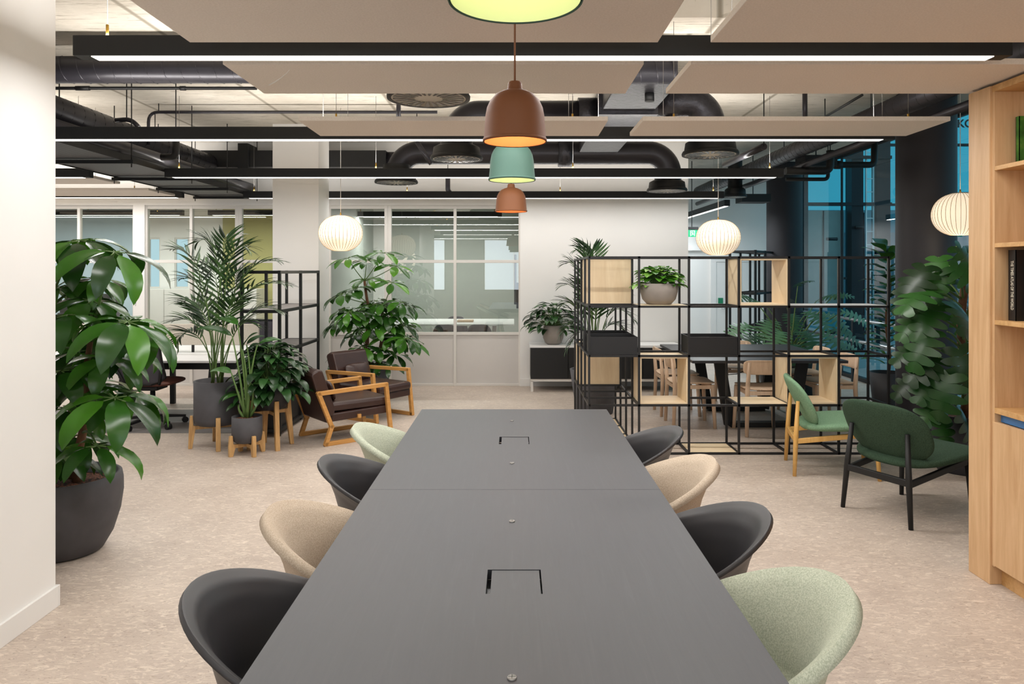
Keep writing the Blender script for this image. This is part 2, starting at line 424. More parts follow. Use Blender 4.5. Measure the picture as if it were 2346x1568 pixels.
# atrium: glazed side wall, far blue curtain wall, lift tower, handrails, facade beyond
YA = 16.0
def pane(w, mt, pts): MB().add(pts, [(0, 1, 2, 3)]).build('pane', mt, w)
g = MB(); gy = [5.6, 7.2, 8.9, 10.4, 11.8, 13.05]; XG = 4.62
for y in gy: g.box(XG - .012, XG + .012, y - .012, y + .012, 0, ZC)
g.box(XG - .04, XG + .04, 5.6, 13.1, 0, .05).box(XG - .02, XG + .02, 5.6, 13.1, ZC - .04, ZC)
wg = struct(g.build('window_6', 'atr'))
for y0, y1 in zip(gy[:-1], gy[1:]): pane(wg, 'glassclear', [(XG, y0 + .012, .05), (XG, y1 - .012, .05), (XG, y1 - .012, ZC - .04), (XG, y0 + .012, ZC - .04)])
sbox('wall_right', 'white', 4.6, 4.7, -5, 5.58, 0, ZC)
g = MB(); ax = [4.75, 6.0, 7.25, 8.4, 9.3, 10.9, 12.25]; az = [-.05, 1.3, 2.9, 4.2, 5.6, 7.0]
for x in ax: g.box(x - .025, x + .025, YA, YA + .09, -.05, 7)
for z in az: g.box(4.75, 12.25, YA, YA + .09, z - .025, z + .025)
wa = struct(g.build('window_9', 'atr'))
for x0, x1 in zip(ax[:-1], ax[1:]):
    for z0, z1 in zip(az[:-1], az[1:]): pane(wa, 'glassblue', [(x0 + .025, YA + .045, z0 + .025), (x1 - .025, YA + .045, z0 + .025), (x1 - .025, YA + .045, z1 - .025), (x0 + .025, YA + .045, z1 - .025)])
sbox('ground_outside', 'outgrey', -9, 24, 13.6, 40, -.15, -.05); sbox('ground_atrium', 'outgrey', 4.7, 24, -5, 13.6, -.15, -.05)
# lift tower in the atrium
lt = thing('lift_tower', 'dark steel lift tower with a ladder and a pale stand-in for room reflections behind the atrium glass', 'lift', (6.3, 14.2, 0))
for x, w_ in ((5.5, .04), (6.47, .11), (6.96, .13)):
    MB().box(x - w_, x + w_, 13.9, 14.1, -.05, 5.2).build('post', 'atr', lt)
for z in (.3, 2.72, 3.6, 4.4): MB().box(5.45, 7.1, 13.86, 13.9, z - .03, z + .03).build('crossbar', 'atr', lt)
MB().box(5.56, 6.34, 14.2, 14.3, .75, 2.62).build('reflection_panel', 'reflectpanel', lt)  # pale panel added in place of the room reflected in the glass
MB().box(5.94, 5.955, 14.17, 14.2, .75, 2.62).build('panel_seam', 'atr', lt)
b = MB()
for x in (6.66, 6.8): b.box(x - .012, x + .012, 13.95, 13.98, -.05, 4.2)
for i in range(16): b.box(6.66, 6.8, 13.955, 13.975, .2 + i * .25, .215 + i * .25)
b.build('ladder', 'steel', lt)
MB().box(6.6, 6.84, 14.4, 14.45, -.05, 2.6).build('shaft_panel', 'atr', lt)
for z in (2.06, 2.28): MB().tube([(5.86 if z < 2.2 else 6.4, 13.84, z), (6.06 if z < 2.2 else 6.56, 13.84, z)], .03, 10).build('wall_lamp', 'tv', lt)
fb = thing('office_facade', 'grey blue office facade across the street seen through the atrium glass', 'building', (10, 26, -.1))
b = MB().box(2, 24, 26, 27, -.05, 3.6); b.build('wall', 'facade', fb)
for i in range(12): MB().box(2.4 + i * 1.8, 3.7 + i * 1.8, 25.94, 26.0, .5, 2.8).build('window', 'glassclear', fb)
# lettering on the far curtain wall
sg = thing('letter_sign', 'dark letters high on the blue glass to the right of the big black column', 'sign', (9.7, YA - .012, 4.5))
for txt, sz, x, z in (('KO', .24, PXX(2192, YA), H + (620 - 292) * YA / F), ('Associates', .085, PXX(2203, YA), H + (620 - 336) * YA / F)):
    cu = bpy.data.curves.new('letters', 'FONT'); cu.body = txt; cu.size = sz; cu.extrude = .003; cu.offset = .006 if sz > .2 else 0
    to = textmesh('letters', cu, M['atr'])
    to.parent = sg; to.location = (x - 9.7, 0, z - 4.5); to.rotation_euler = (PI / 2, 0, 0)
# steel handrails along the atrium glass
hr = thing('handrail', 'brushed steel double handrail running along the atrium glass', 'handrail', (4.42, 10, 0))
for z in (.56, .83): MB().tube([(4.42, 12.8, z), (4.42, 6.3, z)], .022, 12).build('rail', 'steel', hr)
for y in (6.5, 8.1, 9.7, 11.3, 12.7): MB().box(4.44, 4.47, y - .025, y + .025, 0, .84).build('post', 'atr', hr)
# ================================================================ ceiling services
ZB = 2.338
def beam(name, x0, x1, Y, label, power=None, lx=None, up=True, group='linear pendant lights', ext=.04):
    c = ((x0 + x1) / 2, Y, ZB)
    t = thing(name, label, 'light', c, 0, group)
    MB().box(x0, x1, Y - .037, Y + .037, ZB, ZB + .082).build('housing', 'blackm', t, bevel=.002)
    MB().box(x0 + .07, x1 - .07, Y - .028, Y + .03, ZB - .003, ZB + .002).build('diffuser', 'diff', t)
    n = max(2, int(round((x1 - x0) / 1.8)) + 1)
    for i in range(n):
        x = x0 + .12 + (x1 - x0 - .24) * i / (n - 1)
        w = MB().tube([(x, Y, ZB + .12), (x, Y, ZC)], .0018, 5); w.build('suspension_wire', 'wire', t)
        MB().tube([(x, Y, ZB + .08), (x, Y, ZB + .135)], .006, 8).build('gripper', 'brass', t)
    L = x1 - x0
    pw = power or 1
    area('downlight', ((x0 + x1) / 2, Y, ZB - .006), L - .14, .05, 11 * L * pw)
    if up: area('uplight', ((x0 + x1) / 2, Y, ZB + .09), L - .1, .05, 9 * L * pw, (1, .965, .92), (PI, 0, 0))
    return t
beam('linear_pendant_light', -1.78, 2.01, 3.01, 'nearest long black linear light, just beyond the first beige rafts')
beam('linear_pendant_light', -3.22, 2.51, 4.905, 'second long black linear light, running behind the terracotta shade nearest the camera')
beam('linear_pendant_light', -3.25, 2.507, 6.89, 'third long black linear light, crossing in front of the white column', .75)
beam('linear_pendant_light', -3.25, 2.515, 8.875, 'farthest long black linear light, closest to the white back wall', .42)
beam('linear_pendant_light', -7.6, -3.95, 6.89, 'short visible end of a black linear light beyond the cable tray, nearer one')
beam('linear_pendant_light', -7.6, -3.95, 8.8, 'black linear light left of the cable tray above the blue glazed room')
beam('linear_pendant_light', -1.78, 2.01, 1.0, 'black linear light overhead near the camera end of the table', .3)
beam('linear_pendant_light', -3.2, 2.51, -1.2, 'black linear light behind the camera', .8)
# rooms
beam('linear_pendant_light', -8.2, -5.2, 11.6, 'black linear light inside the blue glazed room', 2.6, up=False)
beam('linear_pendant_light', PXX(478, 11.6) , PXX(730, 11.6), 11.6, 'black linear light inside the ochre walled room', 3.4, up=False)
beam('linear_pendant_light', PXX(809, 11.9), PXX(1150, 11.9), 11.9, 'black linear light inside the sage meeting room', 2.0, up=False)
# corridor light running away
def beam_y(x, y0, y1, label):
    t = thing('linear_pendant_light', label, 'light', (x, (y0 + y1) / 2, ZB), 0, 'linear pendant lights')
    MB().box(x - .037, x + .037, y0, y1, ZB, ZB + .082).build('housing', 'blackm', t, bevel=.002)
    MB().box(x - .028, x + .028, y0 + .05, y1 - .05, ZB - .003, ZB + .002).build('diffuser', 'diff', t)
    for y in (y0 + .3, y1 - .3): MB().tube([(x, y, ZB + .08), (x, y, ZC)], .0018, 5).build('suspension_wire', 'wire', t)
    area('downlight', (x, (y0 + y1) / 2, ZB - .006), .05, y1 - y0, 42, (.9, .96, 1))
beam_y(2.86, 9.9, 12.6, 'linear light running away down the corridor by the exit sign')
# acoustic rafts
ZR = 2.345
def raft(x0, x1, y0, y1, label, z=ZR, mark=None, zc=ZC):
    t = thing('hanging_raft', label, 'ceiling panel', ((x0 + x1) / 2, (y0 + y1) / 2, z), 0, 'beige acoustic rafts')
    MB().box(x0, x1, y0, y1, z, z + .026).build('panel', 'raft', t, bevel=.002)
    for x in (x0 + .2, x1 - .2):
        for y in (y0 + .09, y1 - .09):
            MB().tube([(x, y, z + .026), (x, y, 2.955 if (y < 4.62 and y > 4.33 and x > .3) else zc)], .0016, 5).build('suspension_wire', 'wire', t)
            MB().tube([(x, y, z + .024), (x, y, z + .06)], .006, 8).build('gripper', 'brass', t)
    return t
raft(-1.244, .551, 2.33, 2.83, 'nearest beige raft over the table, left of the gap')
raft(.753, 2.55, 2.33, 2.83, 'nearest beige raft towards the oak bookcase, right of the gap')
r2 = raft(-1.237, .55, 3.13, 3.65, 'middle beige raft with a white scratch, behind the nearest linear light')
raft(.75, 2.55, 3.13, 3.65, 'middle beige raft reaching over the top of the oak bookcase')
raft(-1.262, .548, 4.31, 4.8, 'far beige raft behind the terracotta shade, left of the gap')
raft(.752, 2.55, 4.31, 4.8, 'far beige raft in front of the big black column')
raft(-7, -3.99, 7.0, 7.47, 'thin beige raft beyond the cable tray, nearer of the two')
raft(-7, -3.99, 8.05, 8.68, 'thin beige raft beyond the cable tray, nearest the glazed rooms')
# torn scratch on the middle raft
sc = [P(617, 193, 3.47), P(630, 186, 3.42), P(645, 173, 3.34), P(658, 160, 3.26), P(665, 143, 3.2)]
MB().tube([(p.x, p.y, ZR - .0005) for p in sc], [.004, .003, .002, .0015, .001], 6).build('scratch', 'skirt', r2, label='white scratch in the felt')
# ducts
def helix(x0, x1, y, z, r, pitch, axis='X', tr=.0035):
    b = MB(); n = int((x1 - x0) / pitch * 14); pts = []
    for i in range(n + 1):
        s_ = x0 + (x1 - x0) * i / n; a = 2 * PI * i / 14
        pts.append((s_, y + r * math.cos(a), z + r * math.sin(a)) if axis == 'X' else (y + r * math.cos(a), s_, z + r * math.sin(a)))
    return b.tube(pts, tr, 4)
def duct(label, parts_fn, c, grp='black ceiling ducts', name='air_duct'):
    t = thing(name, label, 'duct', c, 0, grp); parts_fn(t); return t
def hanger(t, pts):
    for (x, y, z) in pts: MB().tube([(x, y, z), (x, y, ZC)], .005, 6).build('hanger_rod', 'black', t)
def f1(t):
    MB().tube([(-5.2, 5.07, 2.85), (1.1, 5.07, 2.85)], .092, 28).build('duct_tube', 'duct', t)
    helix(-5.2, 1.1, 5.07, 2.85, .092, .115).build('seam', 'duct', t)
    hanger(t, [(-3.4, 5.07, 2.94), (-1.5, 5.07, 2.94), (.5, 5.07, 2.94)])
duct('large spiral duct running across near the white pier', f1, (-2, 4.95, 2.82))
def f2(t):
    MB().tube([(-3.7, 3.6, 2.75), (-3.7, 8.9, 2.75)], .125, 28).build('duct_tube', 'duct', t)
    helix(3.6, 8.9, -3.7, 2.75, .125, .15, 'Y').build('seam', 'blackm', t)
    hanger(t, [(-3.7, 6.0, 2.87), (-3.7, 7.6, 2.87)])
duct('black spiral duct running away above the cable tray', f2, (-3.7, 6, 2.75))
def f3(t):
    MB().box(-3.85, -1.55, 8.9, 9.15, 2.72, 2.92).build('casing', 'blackm', t)
    MB().box(-3.32, -3.2, 8.86, 9.19, 2.66, 3.0).build('flange', 'blackm', t)
    MB().tube([(-1.55, 9.02, 2.82), (-1.3, 9.02, 2.82)], .1, 24).build('duct_tube', 'duct', t)
duct('black rectangular duct crossing behind the white column', f3, (-2.7, 9, 2.8))
def elbow(c, r, R, a0, a1, plane='XZ', n=12):
    pts = []
    for i in range(n + 1):
        a = a0 + (a1 - a0) * i / n
        pts.append((c[0] + R * math.cos(a), c[1], c[2] + R * math.sin(a)))
    return pts
def f4(t):   # duct B to diffuser 2
    z = 2.84; y = 6.5
    pts = [(-.51, y, 2.62)] + elbow((-.31, y, z - .2), .125, .2, PI, PI / 2) + [(.72, y, z)]
    MB().tube(pts, .125, 28).build('duct_tube', 'duct', t)
    MB().tube([(.56, y, z), (.72, y, z)], .15, 24).build('sleeve', 'wrap', t)
duct('black insulated branch duct bending down to the round vent behind the mint lamp', f4, (0, 6.5, 2.84))
def f5(t):
    MB().box(.72, 1.15, 5.17, 8.2, 2.78, 3.02).build('casing', 'wrap', t, bevel=.01)
    MB().box(.69, 1.18, 6.05, 6.12, 2.75, 3.05).build('flange', 'wrap', t)
    MB().tube([(1.0, 5.45, 2.72), (1.0, 5.45, 2.79)], .035, 16).build('sensor', 'blackm', t)
    MB().tube([(.85, 6.9, 2.73), (.85, 6.9, 2.79)], .03, 16).build('sensor', 'blackm', t)
duct('foil wrapped main duct above the gap between the rafts', f5, (.93, 7, 2.9))
def f6(t):
    z = 2.9; y = 6.27
    pts = [(1.15, y, z)] + elbow((1.46, y, z - .2), .125, .2, PI / 2, 0) + [(1.66, y, 2.58)]
    MB().tube(pts, .13, 28).build('duct_tube', 'wrap', t)
    MB().tube([(1.3, y - .02, z - .2), (1.3, y - .02, z - .13)], .035, 12).build('sensor', 'blackm', t)
duct('foil wrapped elbow duct bending down to the round vent near the paper globe', f6, (1.4, 6.27, 2.9))
def f7(t):
    z = 2.81; y = 8.4
    pts = [(-1.33, y, 2.5)] + elbow((-1.08, y, z - .25), .135, .25, PI, PI / 2) + [(1.52, y, z)] + elbow((1.52, y, z - .25), .135, .25, PI / 2, 0)[1:] + [(1.77, y, 2.45)]
    MB().tube(pts, .132, 28).build('duct_tube', 'duct', t)
    MB().tube([(.5, y, z), (.66, y, z)], .16, 24).build('sleeve', 'wrap', t)
    hanger(t, [(-.6, y, z + .13), (1.1, y, z + .13)])
duct('long black duct with an elbow at both ends in front of the back wall', f7, (.2, 8.4, 2.8))
def f8(t):
    MB().tube([(3.0, 4.2, 2.75), (3.0, 12.0, 2.75)], .085, 24).build('duct_tube', 'duct', t)
    helix(4.2, 12.0, 3.0, 2.75, .085, .11, 'Y').build('seam', 'blackm', t)
    hanger(t, [(3.0, 6.2, 2.83), (3.0, 8.2, 2.83)])
duct('grey spiral duct running away towards the round columns', f8, (3, 8, 2.75))
# round swirl vents
def swirl(px, py, dz, dw, label, neck=.25, up=True):
    Y = F * dz / (620 - py); x = (px - CX) * Y / F; z = H + dz; r = dw * Y / F / 2
    t = thing('air_vent', label, 'vent', (x, Y, z), 0, 'round swirl vents')
    MB().lathe([(r * .9, -.001), (r, -.004), (r * 1.01, .012), (r * .97, .03), (r * .9, .035)], n=48).build('rim', 'blackm', t, True)
    MB().disc((0, 0, .0), r * .92, 48, True).build('plate', 'grille', t, True)
    b = MB()
    for k in range(22):
        a = 2 * PI * k / 22; d = Vector((math.cos(a), math.sin(a), 0)); w = Vector((-d.y, d.x, 0))
        p0, p1 = d * r * .34, d * r * .86
        b.add([p0 - w * r * .015 + Vector((0, 0, -.003)), p0 + w * r * .03 + Vector((0, 0, -.003)), p1 + w * r * .09 + Vector((0, 0, -.003)), p1 - w * r * .05 + Vector((0, 0, -.003))], [(3, 2, 1, 0)])
    b.build('slots', 'tv', t, True)
    MB().lathe([(r * .93, .02), (r * .88, .1), (r * .72, .12), (r * .62, .125), (r * .62, neck)], n=40).build('collar', 'blackm', t, True)
    return t
swirl(982, 226, .98, 189, 'large round vent peeking out under the scratched raft', .4)
swirl(1046, 365, .98, 120, 'round swirl vent just left of the mint pendant', .26)
swirl(908, 419, .98, 98, 'round swirl vent above the tall green tree by the leather armchairs', .2)
swirl(1627, 355, .98, 127, 'round swirl vent below the foil elbow duct', .26)
swirl(1528, 438, .91, 91, 'round swirl vent close to the blank back wall', .2)
swirl(1684, 452, .98, 52, 'small distant round vent beyond the last linear light', .5)
# cable tray
ct = thing('cable_tray', 'long perforated black cable tray running away on the left', 'cable tray', (-3.6, 6.5, 2.4))
MB().box(-3.94, -3.27, 4.3, 9.3, 2.4, 2.404).build('mesh_base', 'tray', ct)
MB().box(-3.945, -3.94, 4.3, 9.3, 2.39, 2.46).build('side_rail', 'blackm', ct); MB().box(-3.27, -3.265, 4.3, 9.3, 2.39, 2.46).build('side_rail', 'blackm', ct)
for y in (5.1, 6.15, 7.3, 8.2, 9.15):
    MB().box(-3.975, -3.17, y - .02, y + .02, 2.36, 2.39).build('bracket', 'blackm', ct)
    for x in (-3.957, -3.19):
        MB().tube([(x, y, 2.33), (x, y, ZC)], .005, 6).build('hanger_rod', 'black', ct)
b = MB()
for i in range(7):
    x = -3.85 + i * .08 + random.uniform(-.02, .02)
    b.tube([(x + .015 * math.sin(k * 1.7 + i), 4.3 + k * .5, 2.412 + .006 * (i % 2)) for k in range(11)], .006, 6)
b.build('cables', 'blackm', ct)
# smooth pipes
def pipe(label, pts, r, mat='duct', fit=()):
    c = Vector(pts[0]); t = thing('pipe', label, 'pipe', c, 0, 'ceiling pipes')
    MB().tube(pts, r, 16).build('tube', mat, t)
    i_ = max(range(len(pts)), key=lambda k: Vector(pts[k]).z); q_ = Vector(pts[i_]); MB().tube([(q_.x, q_.y, q_.z), (q_.x, q_.y, ZC)], .005, 6).build('hanger_rod', 'black', t)
    for f in fit: MB().tube(f[:2], r * 1.35, 14).build('coupling', mat, t)
    return t
pipe('smooth fat grey pipe running away between duct and cable tray', [(-3.28, 3.9, 2.5), (-3.28, 9.2, 2.5)], .055)
pipe('thin black pipe just below the large spiral duct', [(-4.6, 5.3, 2.78), (-1.85, 5.3, 2.78)], .012, 'blackm', [((-3.15, 5.3, 2.78), (-3.05, 5.3, 2.78)), ((-2.4, 5.3, 2.78), (-2.36, 5.3, 2.78))])
def bend(pts, r=.06, n=5):
    o = [Vector(pts[0])]
    for a, b_, c in zip(pts[:-2], pts[1:-1], pts[2:]):
        a, b_, c = Vector(a), Vector(b_), Vector(c); u = b_ + (a - b_).normalized() * r; w = b_ + (c - b_).normalized() * r
        for i in range(n + 1):
            t = i / n; o.append(u * (1 - t) ** 2 + b_ * 2 * t * (1 - t) + w * t * t)
    o.append(Vector(pts[-1])); return o
zz = H + 363 * 7.2 / F
pipe('thin grey conduit turning down beside the spiral duct', bend([(-3.57, 7.2, 2.7), (-3.57, 7.2, zz), (-.75, 7.2, zz)], .1), .015, 'duct')
pipe('dark conduit with a short bend near the spiral duct', bend([P(265, 276, 6.3), P(300, 273, 6.3), P(318, 292, 6.3)], .06), .02, 'duct')
pipe('black drain pipe with an elbow above the third linear light', bend([P(370, 360, 6.4), P(403, 360, 6.4), P(403, 322, 6.4)], .05), .03, 'blackm')
pipe('grey pipe sloping away above the big black column', [(3.1, 4.4, 2.6), (3.1, 12.5, 2.6)], .033, 'duct')
pipe('black sprinkler pipe with elbows beside the blue glass', bend([P(1830, 378, 8.2), P(1920, 378, 8.2), P(2003, 378, 8.2), P(2003, 325, 8.2)], .06), .035, 'blackm', [(P(1912, 378, 8.2), P(1928, 378, 8.2))])
pipe('black sprinkler drop with a tee under the grey pipe', bend([P(1800, 392, 7.9), P(1902, 392, 7.9), P(1902, 345, 7.9)], .07), .04, 'blackm')
pipe('lower black pipe reaching the sprinkler elbow', bend([P(1800, 411, 8.6), P(1897, 411, 8.6), P(1897, 390, 8.6)], .05), .022, 'blackm')
pipe('thin twin conduit slanting across the concrete on the right', [P(1890, 268, 7.0), P(1975, 218, 5.9)], .011, 'blackm')
pipe('short grey sprinkler drop beside the far raft on the right', [P(1844, 214, 6.0), P(1844, 272, 6.0)], .02, 'duct')
pipe('short grey sprinkler drop under the large round vent', [P(913, 225, 6.9), P(913, 268, 6.9)], .022, 'duct')
pipe('diagonal grey pipe beside the elbow of the long duct', [P(955, 325, 7.6), P(988, 376, 7.6)], .025, 'duct')
pipe('black vertical cable drop against the white back wall', bend([P(1026, 405, 9.1), P(1026, 436, 9.1), P(1034, 446, 9.1)], .02), .03, 'duct')
pipe('dark smooth pipe reaching from round vent to the last light', [P(1750, 336, 6.4), P(1660, 378, 7.4)], .03, 'duct')
# equipment box near the sprinkler pipes
jb = tag(MB().box(3.2, 3.55, 8.1, 8.4, 2.62, 2.74).tube([(3.375, 8.25, 2.73), (3.375, 8.25, ZC)], .006, 6).build('hanging_junction_box', 'blackm'), 'black junction box hung above the sprinkler pipe', 'junction box')
jb = tag(MB().box(3.15, 3.55, 10.2, 10.5, 2.42, 2.53).tube([(3.35, 10.35, 2.52), (3.35, 10.35, ZC)], .006, 6).build('hanging_junction_box', 'blackm'), 'small black junction box high in the corridor', 'junction box')
# ================================================================ pendants over the table
def bell(px, py, w, label, mat, cordmat, bulbcol, power, D=.22):
    Y = D * F / w; x = (px - CX) * Y / F; z = H + (620 - py) * Y / F
    t = thing('pendant_lamp', label, 'lamp', (x, Y, z), 0, 'bell pendant lamps above the table')
    R = D / 2
    out = [(R * 1.0, 0), (R * .985, .012), (R * .955, .05), (R * .93, .09), (R * .88, .118), (R * .78, .142), (R * .62, .162), (R * .42, .174), (R * .26, .179), (R * .235, .186), (R * .215, .203), (R * .19, .208), (0.0015, .209)]
    inn = [(R * .965, 0), (R * .95, .012), (R * .92, .05), (R * .895, .09), (R * .845, .114), (R * .74, .137), (R * .58, .155), (R * .38, .166), (.0015, .168)]
    sh = MB().lathe(out, n=56).build('shade', mat, t, True); MB().lathe(inn, n=56).build('lining', mat + '_in', sh, True)
    MB().lathe([(R * .985, .002), (R * 1.0, -.002), (R * 1.018, .003), (R * 1.012, .009), (R * .985, .01)], n=56, closed=True).build('rim', mat, sh, True)
    MB().lathe([(.0015, .06), (.018, .065), (.029, .085), (.029, .1), (.016, .128), (.013, .15), (.0015, .168)], n=20).build('bulb', bulbcol, t, True)
    MB().tube([(0, 0, .207), (0, 0, ZC - z)], .0035, 8).build('cord', cordmat, t, True)
    MB().lathe([(.0015, ZC - z - .025), (.045, ZC - z - .025), (.045, ZC - z)], n=24).build('ceiling_rose', mat, t, True)
    l = bpy.data.lights.new('lamp_glow', 'POINT'); l.energy = power; l.color = (1, .72, .42) if mat == 'tan' else (1, .9, .66); l.shadow_soft_size = .03
    o = bpy.data.objects.new('lamp_glow', l); COL.objects.link(o); o.location = (x, Y, z + .045)
    return t
bell(1181, 1, 309, 'mint green bell pendant nearest the camera, cut off by the top edge', 'mint', 'cordw', 'bulb', .55)
bell(1179.5, 325, 145, 'large terracotta bell pendant in the middle, second from the camera', 'tan', 'cordb', 'bulb', 2.0)
bell(1173, 413, 107, 'mint green bell pendant hanging between the two terracotta ones', 'mint', 'cordw', 'bulb', .6)
bell(1171, 485, 73, 'smallest looking terracotta bell pendant, farthest from the camera', 'tan', 'cordb', 'bulb', 1.2, .24)
# ================================================================ ribbed globe lanterns
def globe(px, py, w, label, Y, h=None, cord=True):
    x = (px - CX) * Y / F; z = H + (620 - py) * Y / F; a = w * Y / F / 2; c = a * .84
    t = thing('globe_pendant', label, 'lamp', (x, Y, z), 0, 'white ribbed globe lanterns')
    def prof(u): # u 0..pi
        th = .30 + (PI - .60) * u; return (a * math.sin(th) ** .86, -c * math.cos(th))
    MB().lathe([prof(i / 24) for i in range(25)], n=64).build('shade', 'globe', t, True)
    for k in range(36):
        an = 2 * PI * k / 36; b = MB()
        b.tube([(prof(i / 16)[0] * 1.003 * math.cos(an), prof(i / 16)[0] * 1.003 * math.sin(an), prof(i / 16)[1]) for i in range(17)], .0021 * (1 if Y > 7 else .9), 4)
        b.build('rib', 'rib', t, True)
    r0, z0 = prof(1); r1, z1 = prof(0)
    MB().lathe([(r0, z0), (r0, z0 + .006), (r0 * .9, z0 + .006)], n=32).build('top_ring', 'wire', t, True)
    MB().disc((0, 0, z1 + .004), r1, 32, True).build('bottom_cap', 'globe', t, True)
    MB().tube([(0, 0, z0), (0, 0, z0 + .035)], [.012, .005], 10).build('cap', 'brass', t, True)
    MB().tube([(0, 0, z0 + .03), (0, 0, ZC - z)], .003, 6).build('cord', 'cordw', t, True)
    l = bpy.data.lights.new('lamp_glow', 'POINT'); l.energy = 5; l.color = (1, .86, .66); l.shadow_soft_size = a
    o = bpy.data.objects.new('lamp_glow', l); COL.objects.link(o); o.location = (x, Y, z - c - .02)
globe(780.5, 535, 99, 'white ribbed globe lantern beside the white column', 7.4)
globe(1645.5, 545, 99, 'white ribbed globe lantern above the open shelving unit', 7.4)
globe(2200, 491.5, 118, 'ribbed globe lantern half hidden by the oak bookcase', 6.13)
# ================================================================ conference table
TZ = .70; TX = .512; TXC = 0.0
Y0, YJ, Y1 = 1.062, 2.592, 4.09
tb = thing('conference_table', 'long dark stained table running away from the camera', 'table', (TXC, 2.6, 0))
hat = []
for (ya, yb) in ((Y0, YJ - .001), (YJ + .001, Y1)):
    yc = (ya + yb) / 2; hx, hy = .068, .0715
    b = MB()   # top with a hatch cut-out
    b.box(-TX, -hx, ya, yb, TZ - .026, TZ).box(hx, TX, ya, yb, TZ - .026, TZ).box(-hx, hx, ya, yc - hy, TZ - .026, TZ).box(-hx, hx, yc + hy, yb, TZ - .026, TZ)
    b.build('tabletop', 'dtab', tb)
    MB().box(-hx + .011, hx - .004, yc - hy + .0008, yc + hy - .0008, TZ - .006, TZ - .0015).build('hatch_lid', 'dtab', tb)
    MB().box(-hx - .004, hx + .004, yc - hy - .004, yc + hy + .004, TZ - .11, TZ - .028).build('cable_box', 'tv', tb)
for q in (965, 1062, 1195.5, 1555):
    Y = F * (H - TZ) / (q - 620)
    s_ = MB().lathe([(.0005, .0035), (.0085, .0035), (.0095, .002), (.0095, 0)], ((1173 - CX) * Y / F, Y, TZ), 20).build('cable_button', 'wire', tb, label='small round metal button')
    x = (1173 - CX) * Y / F
    MB().box(x - .007, x + .007, Y - .0007, Y + .0007, TZ + .0032, TZ + .0039).box(x - .0007, x + .0007, Y - .007, Y + .007, TZ + .0032, TZ + .0039).build('cross_slot', 'tv', s_)
for y in (Y0 + .2, YJ - .12, YJ + .12, Y1 - .2):
    for sx in (-1, 1):
        MB().bar((sx * .3, y, TZ - .026), (sx * .34, y, 0), .06, .04).build('leg', 'blackm', tb)
    MB().box(-.3, .3, y - .02, y + .02, TZ - .075, TZ - .026).build('crossbar', 'blackm', tb)
# ================================================================ tub chairs
def rimz(phi, sp=.0): return .44 + .263 * ((1 + math.cos(phi)) / 2) ** 1.25
RS = [(1.06, 1.0), (1.045, .985), (1.0, .93), (.945, .8), (.895, .62), (.855, .42), (.815, .22), (.74, .09), (.6, .03), (.35, 0), (.02, 0)]
def shellpt(phi, k):
    i = min(int(k), len(RS) - 2); t = k - i; s_ = RS[i][0] * (1 - t) + RS[i + 1][0] * t; hf = RS[i][1] * (1 - t) + RS[i + 1][1] * t
    fl = max(0, math.cos(phi)) ** 1.0
    if s_ > .85: s_ += (s_ - .85) * .35 * fl
    z = .40 + (rimz(phi) - .40) * hf
    a = .305; bb = .252 + .008 * math.sin(phi) ** 2
    return (-a * s_ * math.cos(phi), bb * s_ * math.sin(phi), z)
def tub(label, mat, loc, rz, fabric_):
    t = thing('tub_chair', label, 'chair', loc, rz, 'tub chairs around the conference table')
    b = MB().grid(lambda u, v: shellpt(2 * PI * v, u * (len(RS) - 1)), 40, 64, True)
    b.build('shell', mat, t, True, solid=.03 if fabric_ else .014, sub=0, off=-1)
    if fabric_:
        for sg in (-1, 1):
            pts = [shellpt(sg * 1.02 - sg * .02 * k, k) for k in [i * .5 for i in range(1, 14)]]
            pts = [(p[0] * .985, p[1] * .985, p[2] + .002) for p in pts]
            MB().tube(pts, .0022, 5).build('seam', mat, t, True)
    for sx in (-1, 1):
        for sy in (-1, 1):
            MB().tube([(sx * .13, sy * .13, .40), (sx * .21, sy * .2, 0)], [.016, .011], 10).build('leg', 'ash' if fabric_ else 'black', t, True)
    MB().box(-.15, .15, -.15, .15, .375, .392).build('mount', 'black', t, True)
    return t
XO = .50
for lab, mat, y, sx, fb_ in (
    ('charcoal plastic tub chair on the left side, nearest the camera', 'charcoal', 1.785, -1, False),
    ('beige wool tub chair on the left side of the table', 'beige_f', 2.325, -1, True),
    ('charcoal plastic tub chair on the left side, between beige and sage ones', 'charcoal', 2.985, -1, False),
    ('sage green tub chair at the far left, in front of the leather armchair', 'sage_f', 3.57, -1, True),
    ('sage green tub chair on the right side, nearest the camera', 'sage_f', 1.765, 1, True),
    ('charcoal plastic tub chair on the right between sage and beige ones', 'charcoal', 2.345, 1, False),
    ('beige wool tub chair on the right side of the table', 'beige_f', 2.93, 1, True),
    ('charcoal plastic tub chair at the far right, by the black shelving', 'charcoal', 3.55, 1, False)):
    tub(lab, mat, (-.445 if sx < 0 else .465, y, 0), 0 if sx < 0 else PI, fb_)
